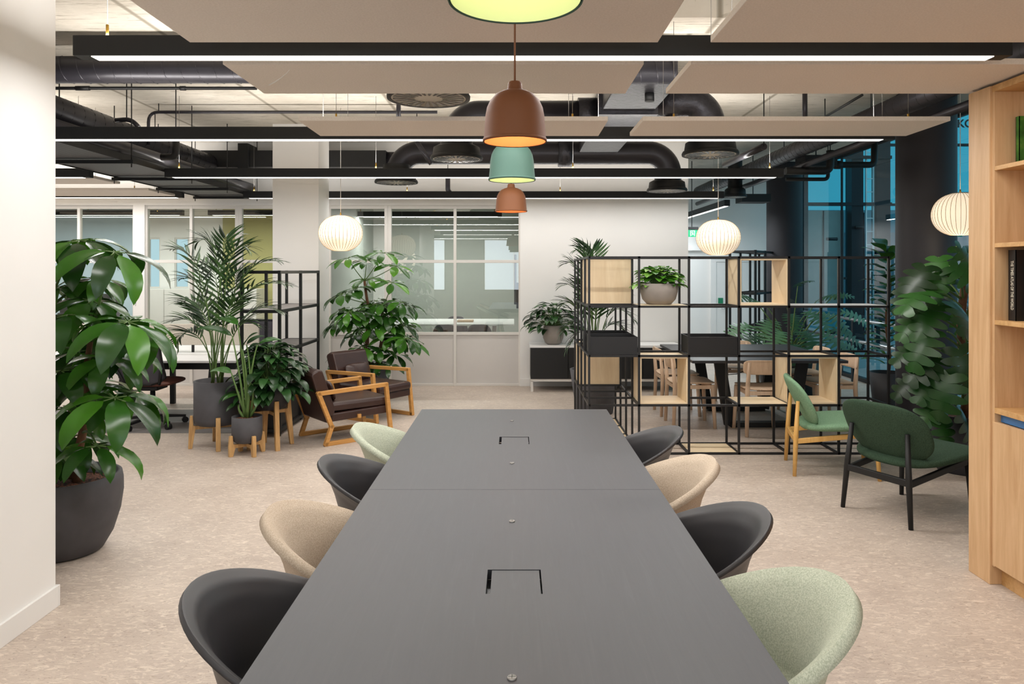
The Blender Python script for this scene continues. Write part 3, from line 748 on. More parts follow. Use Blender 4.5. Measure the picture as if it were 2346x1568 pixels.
# ================================================================ lounge chairs
def oval(b, cx, cz, a, c, tilt, th, bow, n=2.6, xoff=0):
    """cushioned super-ellipse pad; local frame y = width, s = up the pad"""
    ct, st = math.cos(tilt), math.sin(tilt)
    def pt(u, v):   # u 0..1 over the closed section, v around
        ang = 2 * PI * v; k = u * 2 - 1     # -1 back, +1 front
        r = math.sqrt(max(0, 1 - abs(k) ** 3.2))
        cs, sn = math.cos(ang), math.sin(ang)
        yy = a * r * math.copysign(abs(cs) ** (2 / n), cs); ss = c * r * math.copysign(abs(sn) ** (2 / n), sn)
        d = k * th / 2 + bow * ((yy / a) ** 2)
        return (cx + d * ct - ss * st, yy, cz + d * st + ss * ct)
    # parametrise by k with dense ends
    return b.grid(lambda u, v: pt((1 - math.cos(PI * u)) / 2, v), 22, 56, True)
def lounge(label, fab, wd, loc, rz):
    t = thing('lounge_chair', label, 'chair', loc, rz)
    oval(MB(), -.215, .512, .285, .2, math.radians(27), .062, .045, 2.7).build('backrest', fab, t, True)
    # seat : pad lying nearly flat
    def seat(u, v):
        k = -math.cos(PI * u); r = math.sqrt(max(0, 1 - abs(k) ** 3.2)); a = 2 * PI * v; cs, sn = math.cos(a), math.sin(a)
        y = .29 * r * math.copysign(abs(cs) ** (2 / 3.0), cs); x = .31 * r * math.copysign(abs(sn) ** (2 / 3.0), sn)
        return (.1 + x, y, .355 + .07 * x + k * .041 - .12 * max(0, x - .12) ** 1.5 + .02 * (y / .29) ** 2)
    MB().grid(seat, 20, 56, True).build('seat', fab, t, True)
    for sy in (-1, 1):
        MB().tube([(-.275, sy * .228, 0), (-.262, sy * .205, .28), (-.245, sy * .185, .53)], [.013, .018, .013], 12).build('leg', wd, t, True)
        MB().tube([(.285, sy * .232, 0), (.265, sy * .215, .32)], [.013, .018], 12).build('leg', wd, t, True)
        MB().bar((-.262, sy * .205, .245), (.265, sy * .215, .325), .022, .036).build('side_rail', wd, t, True, bevel=.004)
    MB().bar((-.264, -.21, .255), (-.264, .21, .255), .022, .04).build('rear_rail', wd, t, True, bevel=.004)
    MB().bar((.26, -.21, .305), (.26, .21, .305), .022, .04).build('front_rail', wd, t, True, bevel=.004)
    return t
def centre(rl, rr, L=.55):
    rl, rr = Vector(rl), Vector(rr); s_ = (rr - rl).normalized(); f = Vector((-s_.y, s_.x)); c = (rl + rr) / 2 + f * .277
    return c, math.atan2(f.y, f.x)
c, a = centre((2.10, 5.71), (2.0, 5.27)); lounge('light green lounge chair with honey wood legs by the black shelving', 'green_l', 'honey', (c.x, c.y, 0), a)
c, a = centre((2.04, 4.58), (2.243, 4.175)); lounge('dark green lounge chair with black legs in front of the oak bookcase', 'green_d', 'blackm', (c.x, c.y, 0), a)
# ================================================================ leather armchairs
def armchair(label, loc, rz):
    t = thing('armchair', label, 'armchair', loc, rz, 'brown leather armchairs with oak frames')
    W = .25
    for sy in (-1, 1):
        y = sy * W
        o = [(-.33, 0), (-.28, .155), (-.40, .425), (-.398, .462), (.25, .475), (.275, .462), (.325, 0)]
        i = [(-.29, .034), (.287, .034), (.244, .442), (.235, .448), (-.35, .432), (-.24, .16)]
        o3 = [(p[0], y - .02, p[1]) for p in o]; i3 = [(p[0], y - .02, p[1]) for p in i]
        b = MB()
        # frame as bars following the loop (square timber)
        loop = [(-.312, .017), (-.262, .158), (-.378, .445), (.255, .462), (.306, .017)]
        for p, q in zip(loop, loop[1:] + loop[:1]):
            P0 = Vector((p[0], y, p[1])); Q0 = Vector((q[0], y, q[1])); d = (Q0 - P0).normalized() * .015
            b.bar(P0 - d, Q0 + d, .034, .036, up=(0, 1, 0))
        b.build('side_frame', 'oakframe', t, True, bevel=.003)
    wi = W - .02
    bb = MB(); bb.poly([(-.30, -wi, .19), (.30, -wi, .205), (.30, -wi, .275), (-.25, -wi, .262), (-.30, -wi, .262)], 2 * wi, (0, 1, 0)); bb.build('seat_base', 'leather', t, True, bevel=.012)
    cu = MB().box(-.25, .325, -wi + .004, wi - .004, .272, .352); cu.build('seat_cushion', 'leather', t, True, bevel=.028)
    bk = MB(); bk.poly([(-.235, -wi, .185), (-.215, -wi, .30), (-.33, -wi, .63), (-.365, -wi, .645), (-.425, -wi, .615), (-.43, -wi, .59), (-.30, -wi, .185)], 2 * wi, (0, 1, 0)); bk.build('backrest', 'leather', t, True, bevel=.016)
    def pil(u, v):
        k = -math.cos(PI * u); r = math.sqrt(max(0, 1 - k * k)) ** .6; a = 2 * PI * v; cs, sn = math.cos(a), math.sin(a)
        y = .165 * r * math.copysign(abs(cs) ** .45, cs); s_ = .09 * r * math.copysign(abs(sn) ** .45, sn)
        n_ = k * .042 * (1 - .5 * (y / .165) ** 4)
        return (-.205 + n_ * .95 - s_ * .32, y, .435 + s_ * .95 + n_ * .3)
    MB().grid(pil, 14, 40, True).build('lumbar_cushion', 'leather', t, True)
    MB().bar((.0, -W, .215), (.0, W, .215), .03, .03).build('cross_rail', 'oakframe', t, True)
    return t
armchair('brown leather armchair seen from its side, nearest the potted plants', (-1.49, 6.556, 0), math.atan2(.634, .773))
armchair('brown leather armchair turned towards the camera, below the tall tree', (-1.43, 7.45, 0), math.atan2(-.568, .824))
# ================================================================ oak bookcase
bx0, bd = 2.235, .36
bc = thing('bookcase', 'built in oak bookcase with open shelves at the right edge', 'bookcase', (bx0 + .18, 2.6, 0))
BT = 2.333
MB().box(bx0 - .012, bx0 + bd, 3.45, 3.61, 0, BT).build('end_pilaster', 'oakz', bc, bevel=.003)
MB().box(bx0 + bd - .02, bx0 + bd, 1.4, 3.45, .09, BT).build('back_panel', 'oakz', bc)
MB().box(bx0, bx0 + bd, 1.4, 3.45, BT - .03, BT).build('top_panel', 'oak', bc)
MB().box(bx0, bx0 + bd, 3.432, 3.45, .09, BT - .03).build('side_panel', 'oakz', bc)
MB().box(bx0, bx0 + bd, 1.4, 1.42, .09, BT - .03).build('side_panel', 'oakz', bc)
for z0, z1 in ((1.935, 1.955), (1.577, 1.597), (1.218, 1.239), (.806, .832)):
    b = MB().box(bx0, bx0 + bd - .02, 1.42, 3.432, z0, z1); b.build('shelf', 'oak', bc, bevel=.001)
MB().box(bx0 + .03, bx0 + .05, 1.42, 3.432, .765, .806).build('finger_pull', 'blue', bc, label='blue recessed strip above the doors')
for i in range(4):
    y1 = 3.445 - i * .51; MB().box(bx0 - .002, bx0 + .02, y1 - .505, y1, .095, .765).build('door', 'oakz', bc, bevel=.001)
MB().box(bx0 + .045, bx0 + .06, 1.4, 3.45, 0, .09).build('plinth', 'oak', bc)
# books
bkY = 3.40
gb = thing('book', 'book with a green garden photograph cover on the upper oak shelf', 'book', (bx0 + .13, bkY, 1.955))
z1 = 1.955 + .225
MB().box(bx0 + .085, bx0 + .30, bkY - .012, bkY - .009, 1.955, z1).build('cover', 'cover', gb)
MB().box(bx0 + .085, bx0 + .30, bkY + .009, bkY + .012, 1.955, z1).build('cover', 'cover', gb)
MB().box(bx0 + .085, bx0 + .088, bkY - .012, bkY + .012, 1.955, z1).build('spine', 'cover', gb)
MB().box(bx0 + .088, bx0 + .295, bkY - .009, bkY + .009, 1.957, z1 - .003).build('pages', 'paper', gb)
b = MB().grid(lambda u, v: (bx0 + .225 + .055 * math.cos(2 * PI * v) * u * (1 + .2 * math.sin(6 * PI * v)), bkY - .0125 - .0003, 1.995 + .035 * math.sin(2 * PI * v) * u * (1 + .2 * math.cos(10 * PI * v))), 3, 40, True)
b.build('cover_picture', plain('pale_flower', '#cfd0dd', .5, var=.35, vs=40), gb)
b = MB().box(bx0 + .155, bx0 + .235, bkY - .0127, bkY - .012, 2.052, 2.055); b.build('title_line', 'letter', gb)
def blackbook(y, d0, hh, th, label, spine=None):
    t = thing('book', label, 'book', (bx0 + .1, y, 1.239), 0, 'black books on the middle oak shelf'); z = 1.239
    MB().box(bx0 + d0, bx0 + .32, y - th / 2, y - th / 2 + .003, z, z + hh).build('cover', 'bookblack', t)
    MB().box(bx0 + d0, bx0 + .32, y + th / 2 - .003, y + th / 2, z, z + hh).build('cover', 'bookblack', t)
    MB().box(bx0 + d0, bx0 + d0 + .003, y - th / 2, y + th / 2, z, z + hh).build('spine', 'bookblack', t)
    MB().box(bx0 + d0 + .003, bx0 + .315, y - th / 2 + .003, y + th / 2 - .003, z + .003, z + hh - .004).build('pages', 'paper', t)
    if spine:
        cu = bpy.data.curves.new('spine_title', 'FONT'); cu.body = spine; cu.size = .026; cu.extrude = .0003; cu.align_x = 'CENTER'; cu.align_y = 'CENTER'; cu.offset = .0006
        to = textmesh('spine_title', cu, M['letter']); to.parent = t
        # text reads downwards on the spine, which faces -X
        m = Matrix(((0, 0, -1), (0, -1, 0), (-1, 0, 0)))   # columns: text x -> -Z, text y -> -Y.. normal -> -X
        m = Matrix(((0, 0, -1, 0), (0, -1, 0, 0), (-1, 0, 0, 0), (0, 0, 0, 1)))
        to.matrix_local = Matrix.Translation(Vector((d0 - .1 - .0006, 0, hh / 2))) @ m @ Matrix.Diagonal((.56, 1, 1, 1))
    return t
bb_ = blackbook(3.385, .05, .325, .05, 'tall black atlas with silver spine lettering on the middle oak shelf', 'THE TIMES ATLAS OF THE WORLD')
blackbook(3.32, .12, .268, .04, 'black book leaning nearer, shorter than the atlas with the silver lettering')
nb = blackbook(3.265, .16, .2, .03, 'shortest black book on the middle oak shelf, nearest the camera')
for i, (w_, z_) in enumerate(((.03, .13), (.05, .118), (.05, .11), (.05, .102), (.05, .094))):
    MB().box(bx0 + .19, bx0 + .19 + w_, 3.2495, 3.25, 1.239 + z_, 1.239 + z_ + .004).build('title_line', 'letter', nb)
# ================================================================ black grid shelving
gx0, cw, gy0, gd, gh = .598, .3983, 5.887, .342, .3936
gs = thing('grid_shelf', 'large open black grid shelving unit dividing the meeting nook', 'shelving', (gx0 + 1.2, gy0 + .17, 0))
r_ = .0085
ys = [gy0 + gd * i for i in range(5)]
posts = [(gx0 + cw * i, y) for i in range(7) for y in ys[:2]] + [(gx0 + cw * i, y) for i in (0, 1) for y in ys[2:]]
for x, y in posts: MB().box(x - r_, x + r_, y - r_, y + r_, 0, gh * 4 + r_).build('post', 'black', gs)
for k in range(5):
    z = gh * k if k else r_; b = MB()
    for y in ys[:2]: b.box(gx0, gx0 + 6 * cw, y - r_, y + r_, z - r_, z + r_)
    for y in ys[2:]: b.box(gx0, gx0 + cw, y - r_, y + r_, z - r_, z + r_)
    for i in range(7): b.box(gx0 + cw * i - r_, gx0 + cw * i + r_, ys[0], ys[1], z - r_, z + r_)
    for i in (0, 1): b.box(gx0 + cw * i - r_, gx0 + cw * i + r_, ys[1], ys[4], z - r_, z + r_)
    b.build('level_frame', 'black', gs)
def cell(i, k, j=0):  # column, row from the top, depth bay
    return gx0 + cw * i + r_, gx0 + cw * (i + 1) - r_, ys[j] + r_, ys[j + 1] - r_, gh * (3 - k) + r_, gh * (4 - k) - r_
def board(i, k, j=0, mat='plyx'):
    x0, x1, y0, y1, z0, z1 = cell(i, k, j); MB().box(x0, x1, y0, y1, z0 - .012, z0 + .002).build('shelf_board', mat, gs)
board(1, 0); board(2, 3); board(3, 2); board(5, 0, 0, 'deskw'); board(4, 0, 0, 'deskw')
for j in (1, 2, 3): board(0, 3, j)
def wbox(i, k, j, label, closed=False):
    x0, x1, y0, y1, z0, z1 = cell(i, k, j); th = .011; e = .001
    x0 += e; x1 -= e; y0 += e - r_; y1 -= e; z1 -= e; z0 += e
    t = thing('wooden_box', label, 'box', ((x0 + x1) / 2, (y0 + y1) / 2, z0), 0, 'plywood boxes in the grid shelving')
    MB().box(x0, x0 + th, y0, y1, z0, z1).build('side', 'ply', t); MB().box(x1 - th, x1, y0, y1, z0, z1).build('side', 'ply', t)
    MB().box(x0 + th, x1 - th, y0, y1, z0, z0 + th).build('base', 'plyx', t); MB().box(x0 + th, x1 - th, y0, y1, z1 - th, z1).build('top', 'plyx', t)
    if closed: MB().box(x0 + th, x1 - th, y0 + .002, y0 + .014, z0 + th, z1 - th).build('front', 'ply', t)
wbox(0, 0, 1, 'closed plywood box in the top left corner of the grid shelving', True)
wbox(3, 0, 0, 'open plywood box in the top row below the paper globe')
wbox(1, 2, 0, 'open plywood box framing the wooden chairs, third row left')
wbox(4, 2, 0, 'open plywood box behind the light green lounge chair')
wbox(0, 2, 3, 'closed plywood box low in the short leg of the grid shelving', True)
def planter(i, k, j, label):
    x0, x1, y0, y1, z0, z1 = cell(i, k, j); e = .002; x0 += e; x1 -= e; y0 += e - r_; y1 -= e; h_ = .142; th = .006; z0 += .001
    t = thing('planter_box', label, 'planter', ((x0 + x1) / 2, (y0 + y1) / 2, z0), 0, 'empty black planter trays')
    b = MB().box(x0, x1, y0, y1, z0, z0 + th).box(x0, x0 + th, y0, y1, z0 + th, z0 + h_).box(x1 - th, x1, y0, y1, z0 + th, z0 + h_).box(x0 + th, x1 - th, y0, y0 + th, z0 + th, z0 + h_).box(x0 + th, x1 - th, y1 - th, y1, z0 + th, z0 + h_)
    b.build('tray', 'black', t)
planter(0, 1, 0, 'black planter tray at the front corner of the grid shelving')
planter(0, 1, 1, 'black planter tray right behind the corner one')
planter(2, 1, 0, 'black planter tray in the middle of the second shelf row')
# ================================================================ left black shelf by the column
sx0, sx1, sya, syb, sh = -2.415, -2.08, 6.54, 7.83, 1.47
ls = thing('black_shelf', 'black steel shelf with grey shelves in front of the white column', 'shelving', ((sx0 + sx1) / 2, (sya + syb) / 2, 0))
for x in (sx0, sx1):
    for y in (sya, (sya + syb) / 2, syb): MB().box(x - .0125, x + .0125, y - .0125, y + .0125, .02, sh).build('post', 'blackm', ls)
for x in (sx0, sx1):
    for y in (sya, syb): MB().tube([(x, y, 0), (x, y, .022)], .012, 10).build('foot', 'blackm', ls)
for z in (.05, .372, .738, 1.106, 1.455):
    b = MB().box(sx0, sx1, sya - .012, sya + .012, z - .014, z + .014).box(sx0, sx1, syb - .012, syb + .012, z - .014, z + .014).box(sx0 - .012, sx0 + .012, sya, syb, z - .014, z + .014).box(sx1 - .012, sx1 + .012, sya, syb, z - .014, z + .014)
    b.build('rail', 'blackm', ls)
    if z < 1.3: MB().box(sx0 + .012, sx1 - .012, sya + .012, syb - .012, z + .002, z + .012).build('shelf', 'greyw', ls)
MB().box(sx0 + .013, sx1 - .013, sya + .014, syb - .014, .064, .32).build('base_cabinet', 'blackm', ls)
# ================================================================ sideboard
sb = thing('sideboard', 'low black sideboard with a white top against the back wall', 'sideboard', (1.1, 9.13, 0))
MB().box(.2, 2.02, 8.93, 9.33, .155, .535).build('body', 'blackm', sb); MB().box(.19, 2.03, 8.92, 9.34, .535, .562).build('top', 'deskw', sb)
for i in range(4): MB().box(.205 + i * .4525, .65 + i * .4525, 8.915, 8.93, .16, .53).build('door', 'blackm', sb, bevel=.002)
b = MB().box(.2, 2.02, 8.93, 8.96, .125, .155).box(.2, 2.02, 9.3, 9.33, .125, .155)
for x in (.2, 1.1, 1.99): b.box(x, x + .03, 8.93, 8.96, 0, .13).box(x, x + .03, 9.3, 9.33, 0, .13)
b.build('base_frame', 'frame', sb)
# ================================================================ meeting nook table and chairs
mt = thing('meeting_table', 'black table with sled legs behind the grid shelving', 'table', (2.3, 7.2, 0))
MB().box(1.6, 3.0, 6.62, 8.1, .635, .66).build('tabletop', 'dtab', mt, bevel=.003)
for y in (6.95, 7.75):
    b = MB(); lp = [(1.93, .635), (2.03, .02), (2.62, .02), (2.72, .635)]
    for p, q in zip(lp[:-1], lp[1:]): b.bar((p[0], y, p[1]), (q[0], y, q[1]), .05, .1, up=(0, 0, 1) if p[1] != q[1] else (0, 1, 0))
    b.build('sled_leg', 'blackm', mt)
MB().box(2.2, 2.5, 7.0, 7.7, .57, .62).build('cable_tray', 'blackm', mt)
MB().tube([(2.0, 6.9, .55), (1.96, 6.85, .5), (2.05, 6.8, .515), (2.2, 6.9, .55)], .004, 6).build('cable', 'blackm', mt)
def wchair(label, x, y, rz):
    t = thing('wooden_chair', label, 'chair', (x, y, 0), rz, 'pale wooden chairs at the black table')
    def seat(u, v):
        k = -math.cos(PI * u); r = (1 - abs(k) ** 4) ** .5 if abs(k) < 1 else 0; a = 2 * PI * v; cs, sn = math.cos(a), math.sin(a)
        yy = .2 * r * math.copysign(abs(cs) ** .4, cs); xx = .2 * r * math.copysign(abs(sn) ** .4, sn)
        return (xx, yy, .415 + k * .014 + .012 * (yy / .2) ** 2)
    MB().grid(seat, 12, 48, True).build('seat', 'ash', t, True)
    b = MB()
    for sy in (-1, 1):
        MB().tube([(.165, sy * .165, .405), (.185, sy * .185, 0)], [.021, .016], 10).build('leg', 'ash', t, True)
        MB().tube([(-.2, sy * .185, 0), (-.185, sy * .175, .4), (-.21, sy * .165, .66)], [.016, .021, .015], 10).build('leg', 'ash', t, True)
        MB().bar((-.185, sy * .172, .385), (.17, sy * .165, .385), .016, .035).build('side_rail', 'ash', t, True)
    MB().bar((.165, -.16, .385), (.165, .16, .385), .016, .035).build('front_rail', 'ash', t, True)
    MB().bar((-.185, -.17, .385), (-.185, .17, .385), .016, .035).build('rear_rail', 'ash', t, True)
    def bk(u, v):
        k = -math.cos(PI * u); r = (1 - abs(k) ** 4) ** .5 if abs(k) < 1 else 0; a = 2 * PI * v; cs, sn = math.cos(a), math.sin(a)
        yy = .215 * r * math.copysign(abs(cs) ** .3, cs); zz_ = .065 * r * math.copysign(abs(sn) ** .5, sn)
        return (-.19 + k * .009 - .03 * (1 - (yy / .215) ** 2) - zz_ * .12, yy, .615 + zz_)
    MB().grid(bk, 10, 48, True).build('backrest', 'ash', t, True)
    return t
wchair('pale wooden chair seen through the third row box, nearer of the left pair', 1.68, 7.03, 0)
wchair('pale wooden chair seen through the third row box, farther of the left pair', 1.68, 7.6, 0)
wchair('pale wooden chair with its back to the grid shelving', 2.235, 6.7, PI / 2)
wchair('pale wooden chair at the right of the black table, nearer the plants', 2.98, 7.02, PI)
wchair('pale wooden chair at the right of the black table, farther one', 2.98, 7.62, PI)
wchair('pale wooden chair at the far end of the black table', 2.45, 8.1, -PI / 2)
# ================================================================ tall shelf in the corridor
fs_ = thing('corridor_shelf', 'tall black steel shelf standing by the farther round column', 'shelving', (3.6, 11.2, 0))
A_, B_ = Vector((3.1, 10.6)), Vector((3.95, 11.9)); dd = Vector((.3, -.2))
for k in range(4):
    q = A_.lerp(B_, k / 3)
    for e in (0, 1):
        w = q + dd * e; MB().box(w.x - .015, w.x + .015, w.y - .015, w.y + .015, 0, 1.76).build('post', 'blackm', fs_)
for z in (.1, .62, 1.14, 1.74):
    b = MB()
    for e in (0, 1): b.bar((A_.x + dd.x * e, A_.y + dd.y * e, z), (B_.x + dd.x * e, B_.y + dd.y * e, z), .025, .03)
    for k in range(4): q = A_.lerp(B_, k / 3); b.bar((q.x, q.y, z), (q.x + dd.x, q.y + dd.y, z), .025, .03)
    b.build('rail', 'blackm', fs_)
# exit sign
es = thing('exit_sign', 'green illuminated running man exit sign in the corridor', 'sign', (2.63, 11.0, 1.98))
ex0, ex1 = PXX(1572, 11), PXX(1598, 11); ez0, ez1 = H + (620 - 543) * 11 / F, H + (620 - 527) * 11 / F
MB().box(ex0, ex1, 10.99, 11.02, ez0, ez1).build('sign_panel', 'green_sign', es)
MB().box(ex0 - .01, ex1 + .01, 10.985, 11.03, ez1, ez1 + .045).build('housing', 'blackm', es)
ec = (ex0 + ex1) / 2 + .005; b = MB(); yy = 10.9885
b.box(ec - .03, ec - .022, yy, 10.99, ez0 + .012, ez1 - .012).box(ec + .03, ec + .038, yy, 10.99, ez0 + .012, ez1 - .012).box(ec - .03, ec + .038, yy, 10.99, ez1 - .02, ez1 - .012)
zc_ = (ez0 + ez1) / 2
b.bar((ec - .004, yy, zc_ + .018), (ec + .004, yy, zc_ - .006), .002, .01, up=(0, 0, 1)).bar((ec + .004, yy, zc_ - .006), (ec - .012, yy, zc_ - .03), .002, .007).bar((ec + .004, yy, zc_ - .006), (ec + .02, yy, zc_ - .022), .002, .007).bar((ec - .004, yy, zc_ + .014), (ec + .018, yy, zc_ + .004), .002, .006).bar((ec - .004, yy, zc_ + .014), (ec - .02, yy, zc_ + .006), .002, .006)
b.lathe([(.0002, -.001), (.006, -.001), (.006, .001)], (ec, yy, zc_ + .028), 12)
b.build('pictogram', 'sign_white', es)
MB().tube([((ex0 + ex1) / 2, 11.0, ez1 + .04), ((ex0 + ex1) / 2, 11.0, ZC)], .006, 6).build('hanger_rod', 'black', es)
sw = tag(MB().box(PXX(1646, 12.95), PXX(1657, 12.95), 12.96, 12.99, H - 77 * 12.95 / F, H - 63 * 12.95 / F).build('door_release', plain('green_box', '#1f7a55', .5), bevel=.003), 'small green door release box on the corridor wall', 'button')
sw.parent = None
# ================================================================ desks and task chairs on the left
dk = thing('desk', 'white bench desk with a fabric screen behind the large plant', 'desk', (-3.4, 7.25, 0))
DZ = .63
MB().box(-4.9, -2.58, 6.86, 7.56, DZ - .022, DZ).build('desktop', 'deskw', dk, bevel=.003)
MB().box(-4.9, -2.58, 7.6, 8.3, DZ - .022, DZ).build('desktop', 'deskw', dk, bevel=.003)
for x in (-4.6, -3.75, -2.9):
    b = MB().bar((x, 7.05, DZ - .045), (x, 8.15, DZ - .045), .05, .045); b.bar((x, 7.1, DZ - .05), (x - .02, 7.02, 0), .04, .05); b.bar((x, 8.1, DZ - .05), (x - .02, 8.15, 0), .04, .05); b.build('leg', 'blackm', dk)
MB().box(-4.8, -2.7, 7.3, 7.42, DZ - .14, DZ - .06).build('cable_tray', 'blackm', dk)
MB().box(-4.85, -2.62, 7.565, 7.595, DZ + .075, DZ + .29).build('screen', 'screen_f', dk, bevel=.006)
for x in (-4.5, -3.3, -2.8): MB().box(x - .012, x + .012, 7.572, 7.588, DZ, DZ + .08).build('screen_bracket', 'black', dk)
def taskchair(label, x, y, rz, russet=True):
    t = thing('task_chair', label, 'chair', (x, y, 0), rz, 'grey mesh task chairs')
    for k in range(5):
        a = 2 * PI * k / 5 + .3; d = Vector((math.cos(a), math.sin(a), 0))
        lg = MB().bar(d * .03 + Vector((0, 0, .095)), d * .29 + Vector((0, 0, .065)), .045, .03, w2=.028, h2=.02).build('leg', 'blackm', t, True)
        cst = MB(); c_ = d * .285; w = Vector((-d.y, d.x, 0))
        cst.tube([c_ - w * .022 + Vector((0, 0, .028)), c_ + w * .022 + Vector((0, 0, .028))], .028, 14)
        o = cst.build('caster', 'blackm', lg, True)
    MB().tube([(0, 0, .07), (0, 0, .36)], [.03, .022], 12).build('gas_lift', 'blackm', t, True)
    MB().box(-.1, .12, -.09, .09, .345, .385).build('mechanism', 'blackm', t, True, bevel=.01)
    def seat(u, v):
        k = -math.cos(PI * u); r = (1 - abs(k) ** 3) ** .5 if abs(k) < 1 else 0; a = 2 * PI * v; cs, sn = math.cos(a), math.sin(a)
        return (.04 + .24 * r * math.copysign(abs(sn) ** .5, sn), .235 * r * math.copysign(abs(cs) ** .5, cs), .415 + k * .032)
    MB().grid(seat, 12, 40, True).build('seat', 'seat_br' if russet else 'mesh_f', t, True)
    def bk(u, v):
        zz_ = .42 + .46 * u; w = .215 * (1 - .12 * u) * (math.sin(PI * min(1, (u + .06) / .22) / 2) if u < .16 else 1); yy = w * (2 * v - 1)
        return (-.21 - .11 * u - .03 * math.sin(PI * u) + .05 * ((yy / .215) ** 2), yy, zz_)
    MB().grid(bk, 14, 14).build('backrest', 'mesh_f', t, True, solid=.008)
    pts = [bk(i / 14, 0) for i in range(15)] + [bk(1, i / 8) for i in range(1, 9)] + [bk(1 - i / 14, 1) for i in range(1, 15)] + [bk(0, 1 - i / 6) for i in range(1, 7)]
    MB().tube(pts, .012, 8).build('back_frame', 'blackm', t, True)
    for sy in (-1, 1):
        MB().tube([(-.06, sy * .07, .37), (-.2, sy * .16, .43), (-.27, sy * .21, .58)], .014, 8).build('spine_arm', 'blackm', t, True)
    return t
taskchair('grey mesh task chair with a russet seat behind the large plant', -3.42, 6.98, PI / 2)
taskchair('grey mesh task chair across the desk behind the palm', -2.98, 8.45, -PI / 2 + .2, False)
# meeting room behind the sage glass
mr = thing('meeting_room_table', 'white table inside the sage glazed meeting room', 'table', (-1.0, 11.3, 0))
MB().box(-2.1, .0, 10.7, 11.9, .665, .69).build('tabletop', 'deskw', mr, bevel=.004)
for x in (-1.8, -.3):
    for y in (10.9, 11.7): MB().tube([(x, y, .665), (x, y, 0)], .025, 10).build('leg', 'frame', mr)
def rchair(label, x, y, rz):
    t = thing('shell_chair', label, 'chair', (x, y, 0), rz, 'grey shell chairs in the meeting room')
    b = MB().grid(lambda u, v: (-.2 - .05 * u + .2 * ((2 * v - 1) ** 2) * .8, .2 * (2 * v - 1) * (1 - .25 * u * u), .40 + .31 * u * (1 - .25 * (2 * v - 1) ** 4)), 8, 14); b.build('backrest', 'mesh_f', t, True, solid=.015)
    MB().box(-.2, .2, -.19, .19, .385, .41).build('seat', 'mesh_f', t, True, bevel=.012)
    for sx in (-1, 1):
        for sy in (-1, 1): MB().tube([(sx * .15, sy * .15, .39), (sx * .19, sy * .18, 0)], .011, 8).build('leg', 'frame', t, True)
rchair('grey shell chair at the near edge of the meeting room table, below the middle mullion', -.98, 10.6, PI / 2)
rchair('grey shell chair on the far side of the meeting room table', -.96, 12.0, -PI / 2)
rchair('grey shell chair at the near right of the meeting room table', -.5, 10.62, PI / 2)
bw = tag(MB().box(-.86, -.62, 11.1, 11.3, .69, .72).build('tray', 'ash', bevel=.004), 'small wooden tray on the meeting room table', 'tray')
pr = thing('printer', 'dark office printer standing inside the blue glazed room', 'printer', (-6.7, 11.5, 0))
MB().box(-7.0, -6.35, 11.3, 11.9, 0, .82).build('cabinet', 'mesh_f', pr, bevel=.006); MB().box(-6.98, -6.37, 11.32, 11.88, .82, 1.02).build('body', 'tv', pr, bevel=.01)
MB().box(-6.9, -6.45, 11.36, 11.8, 1.02, 1.1).build('scanner', 'blackm', pr, bevel=.01); MB().box(-6.85, -6.5, 11.29, 11.31, .88, .94).build('paper_slot', 'black', pr)
tvo = thing('tv_monitor', 'black wall mounted television seen edge on in the meeting room', 'television', (.03, 10.3, 1.2))
MB().box(.0, .03, 9.75, 10.75, 1.02, 1.68).build('screen', 'tv', tvo, bevel=.004)
MB().box(.03, .095, 10.1, 10.4, .95, 1.3).build('wall_bracket', 'blackm', tvo)
cbn = thing('storage_wall', 'low row of pale storage cabinets inside the ochre walled room', 'cabinet', (-5.4, 12.8, 0))
MB().box(-6.5, -4.4, 12.6, 13.15, .0, 1.15).build('body', 'frame', cbn)
for i in range(4): MB().box(-6.495 + i * .525, -5.98 + i * .525, 12.585, 12.6, .05, 1.145).build('door', 'panel', cbn)
# ================================================================ plants
UP = Vector((0, 0, 1))
def prof_ov(t): return max(0, math.sin(PI * t ** .85)) ** .75
def prof_la(t): return max(0, math.sin(PI * t ** .7)) ** .9
def prof_ob(t): return max(0, math.sin(PI * t ** 1.35)) ** .7
def leaf(mb, base, d, n, L, W, droop, seg=7, fold=.18, prof=prof_ov, wav=0.0, twist=0):
    d = Vector(d).normalized(); n = Vector(n); n = (n - d * n.dot(d))
    if n.length < .05: n = d.orthogonal()
    n.normalize(); p = Vector(base); vs = []; ph = random.uniform(0, 6)
    for i in range(seg + 1):
        t = i / seg; s_ = d.cross(n).normalized(); w = W / 2 * prof(min(1, max(0, t))) + .0008
        if i in (0, seg): w = .0008
        u = n * (fold * w + wav * W * math.sin(ph + t * 9))
        u2 = n * (fold * w + wav * W * math.sin(ph + 2 + t * 9))
        vs += [p - s_ * w + u, p - s_ * w * .5 + u * .35, p, p + s_ * w * .5 + u2 * .35, p + s_ * w + u2]
        p = p + d * (L / seg)
        a = droop / seg * (.5 + t)
        R = Matrix.Rotation(-a, 3, d.cross(n)) 
        d2 = R @ d
        if d2.z > d.z + 1e-4 and droop > 0 and d.z < -.95: d2 = d
        n = R @ n; d = d2
    fs = [(i * 5 + k, i * 5 + k + 1, (i + 1) * 5 + k + 1, (i + 1) * 5 + k) for i in range(seg) for k in range(4)]
    mb.add(vs, fs, True)
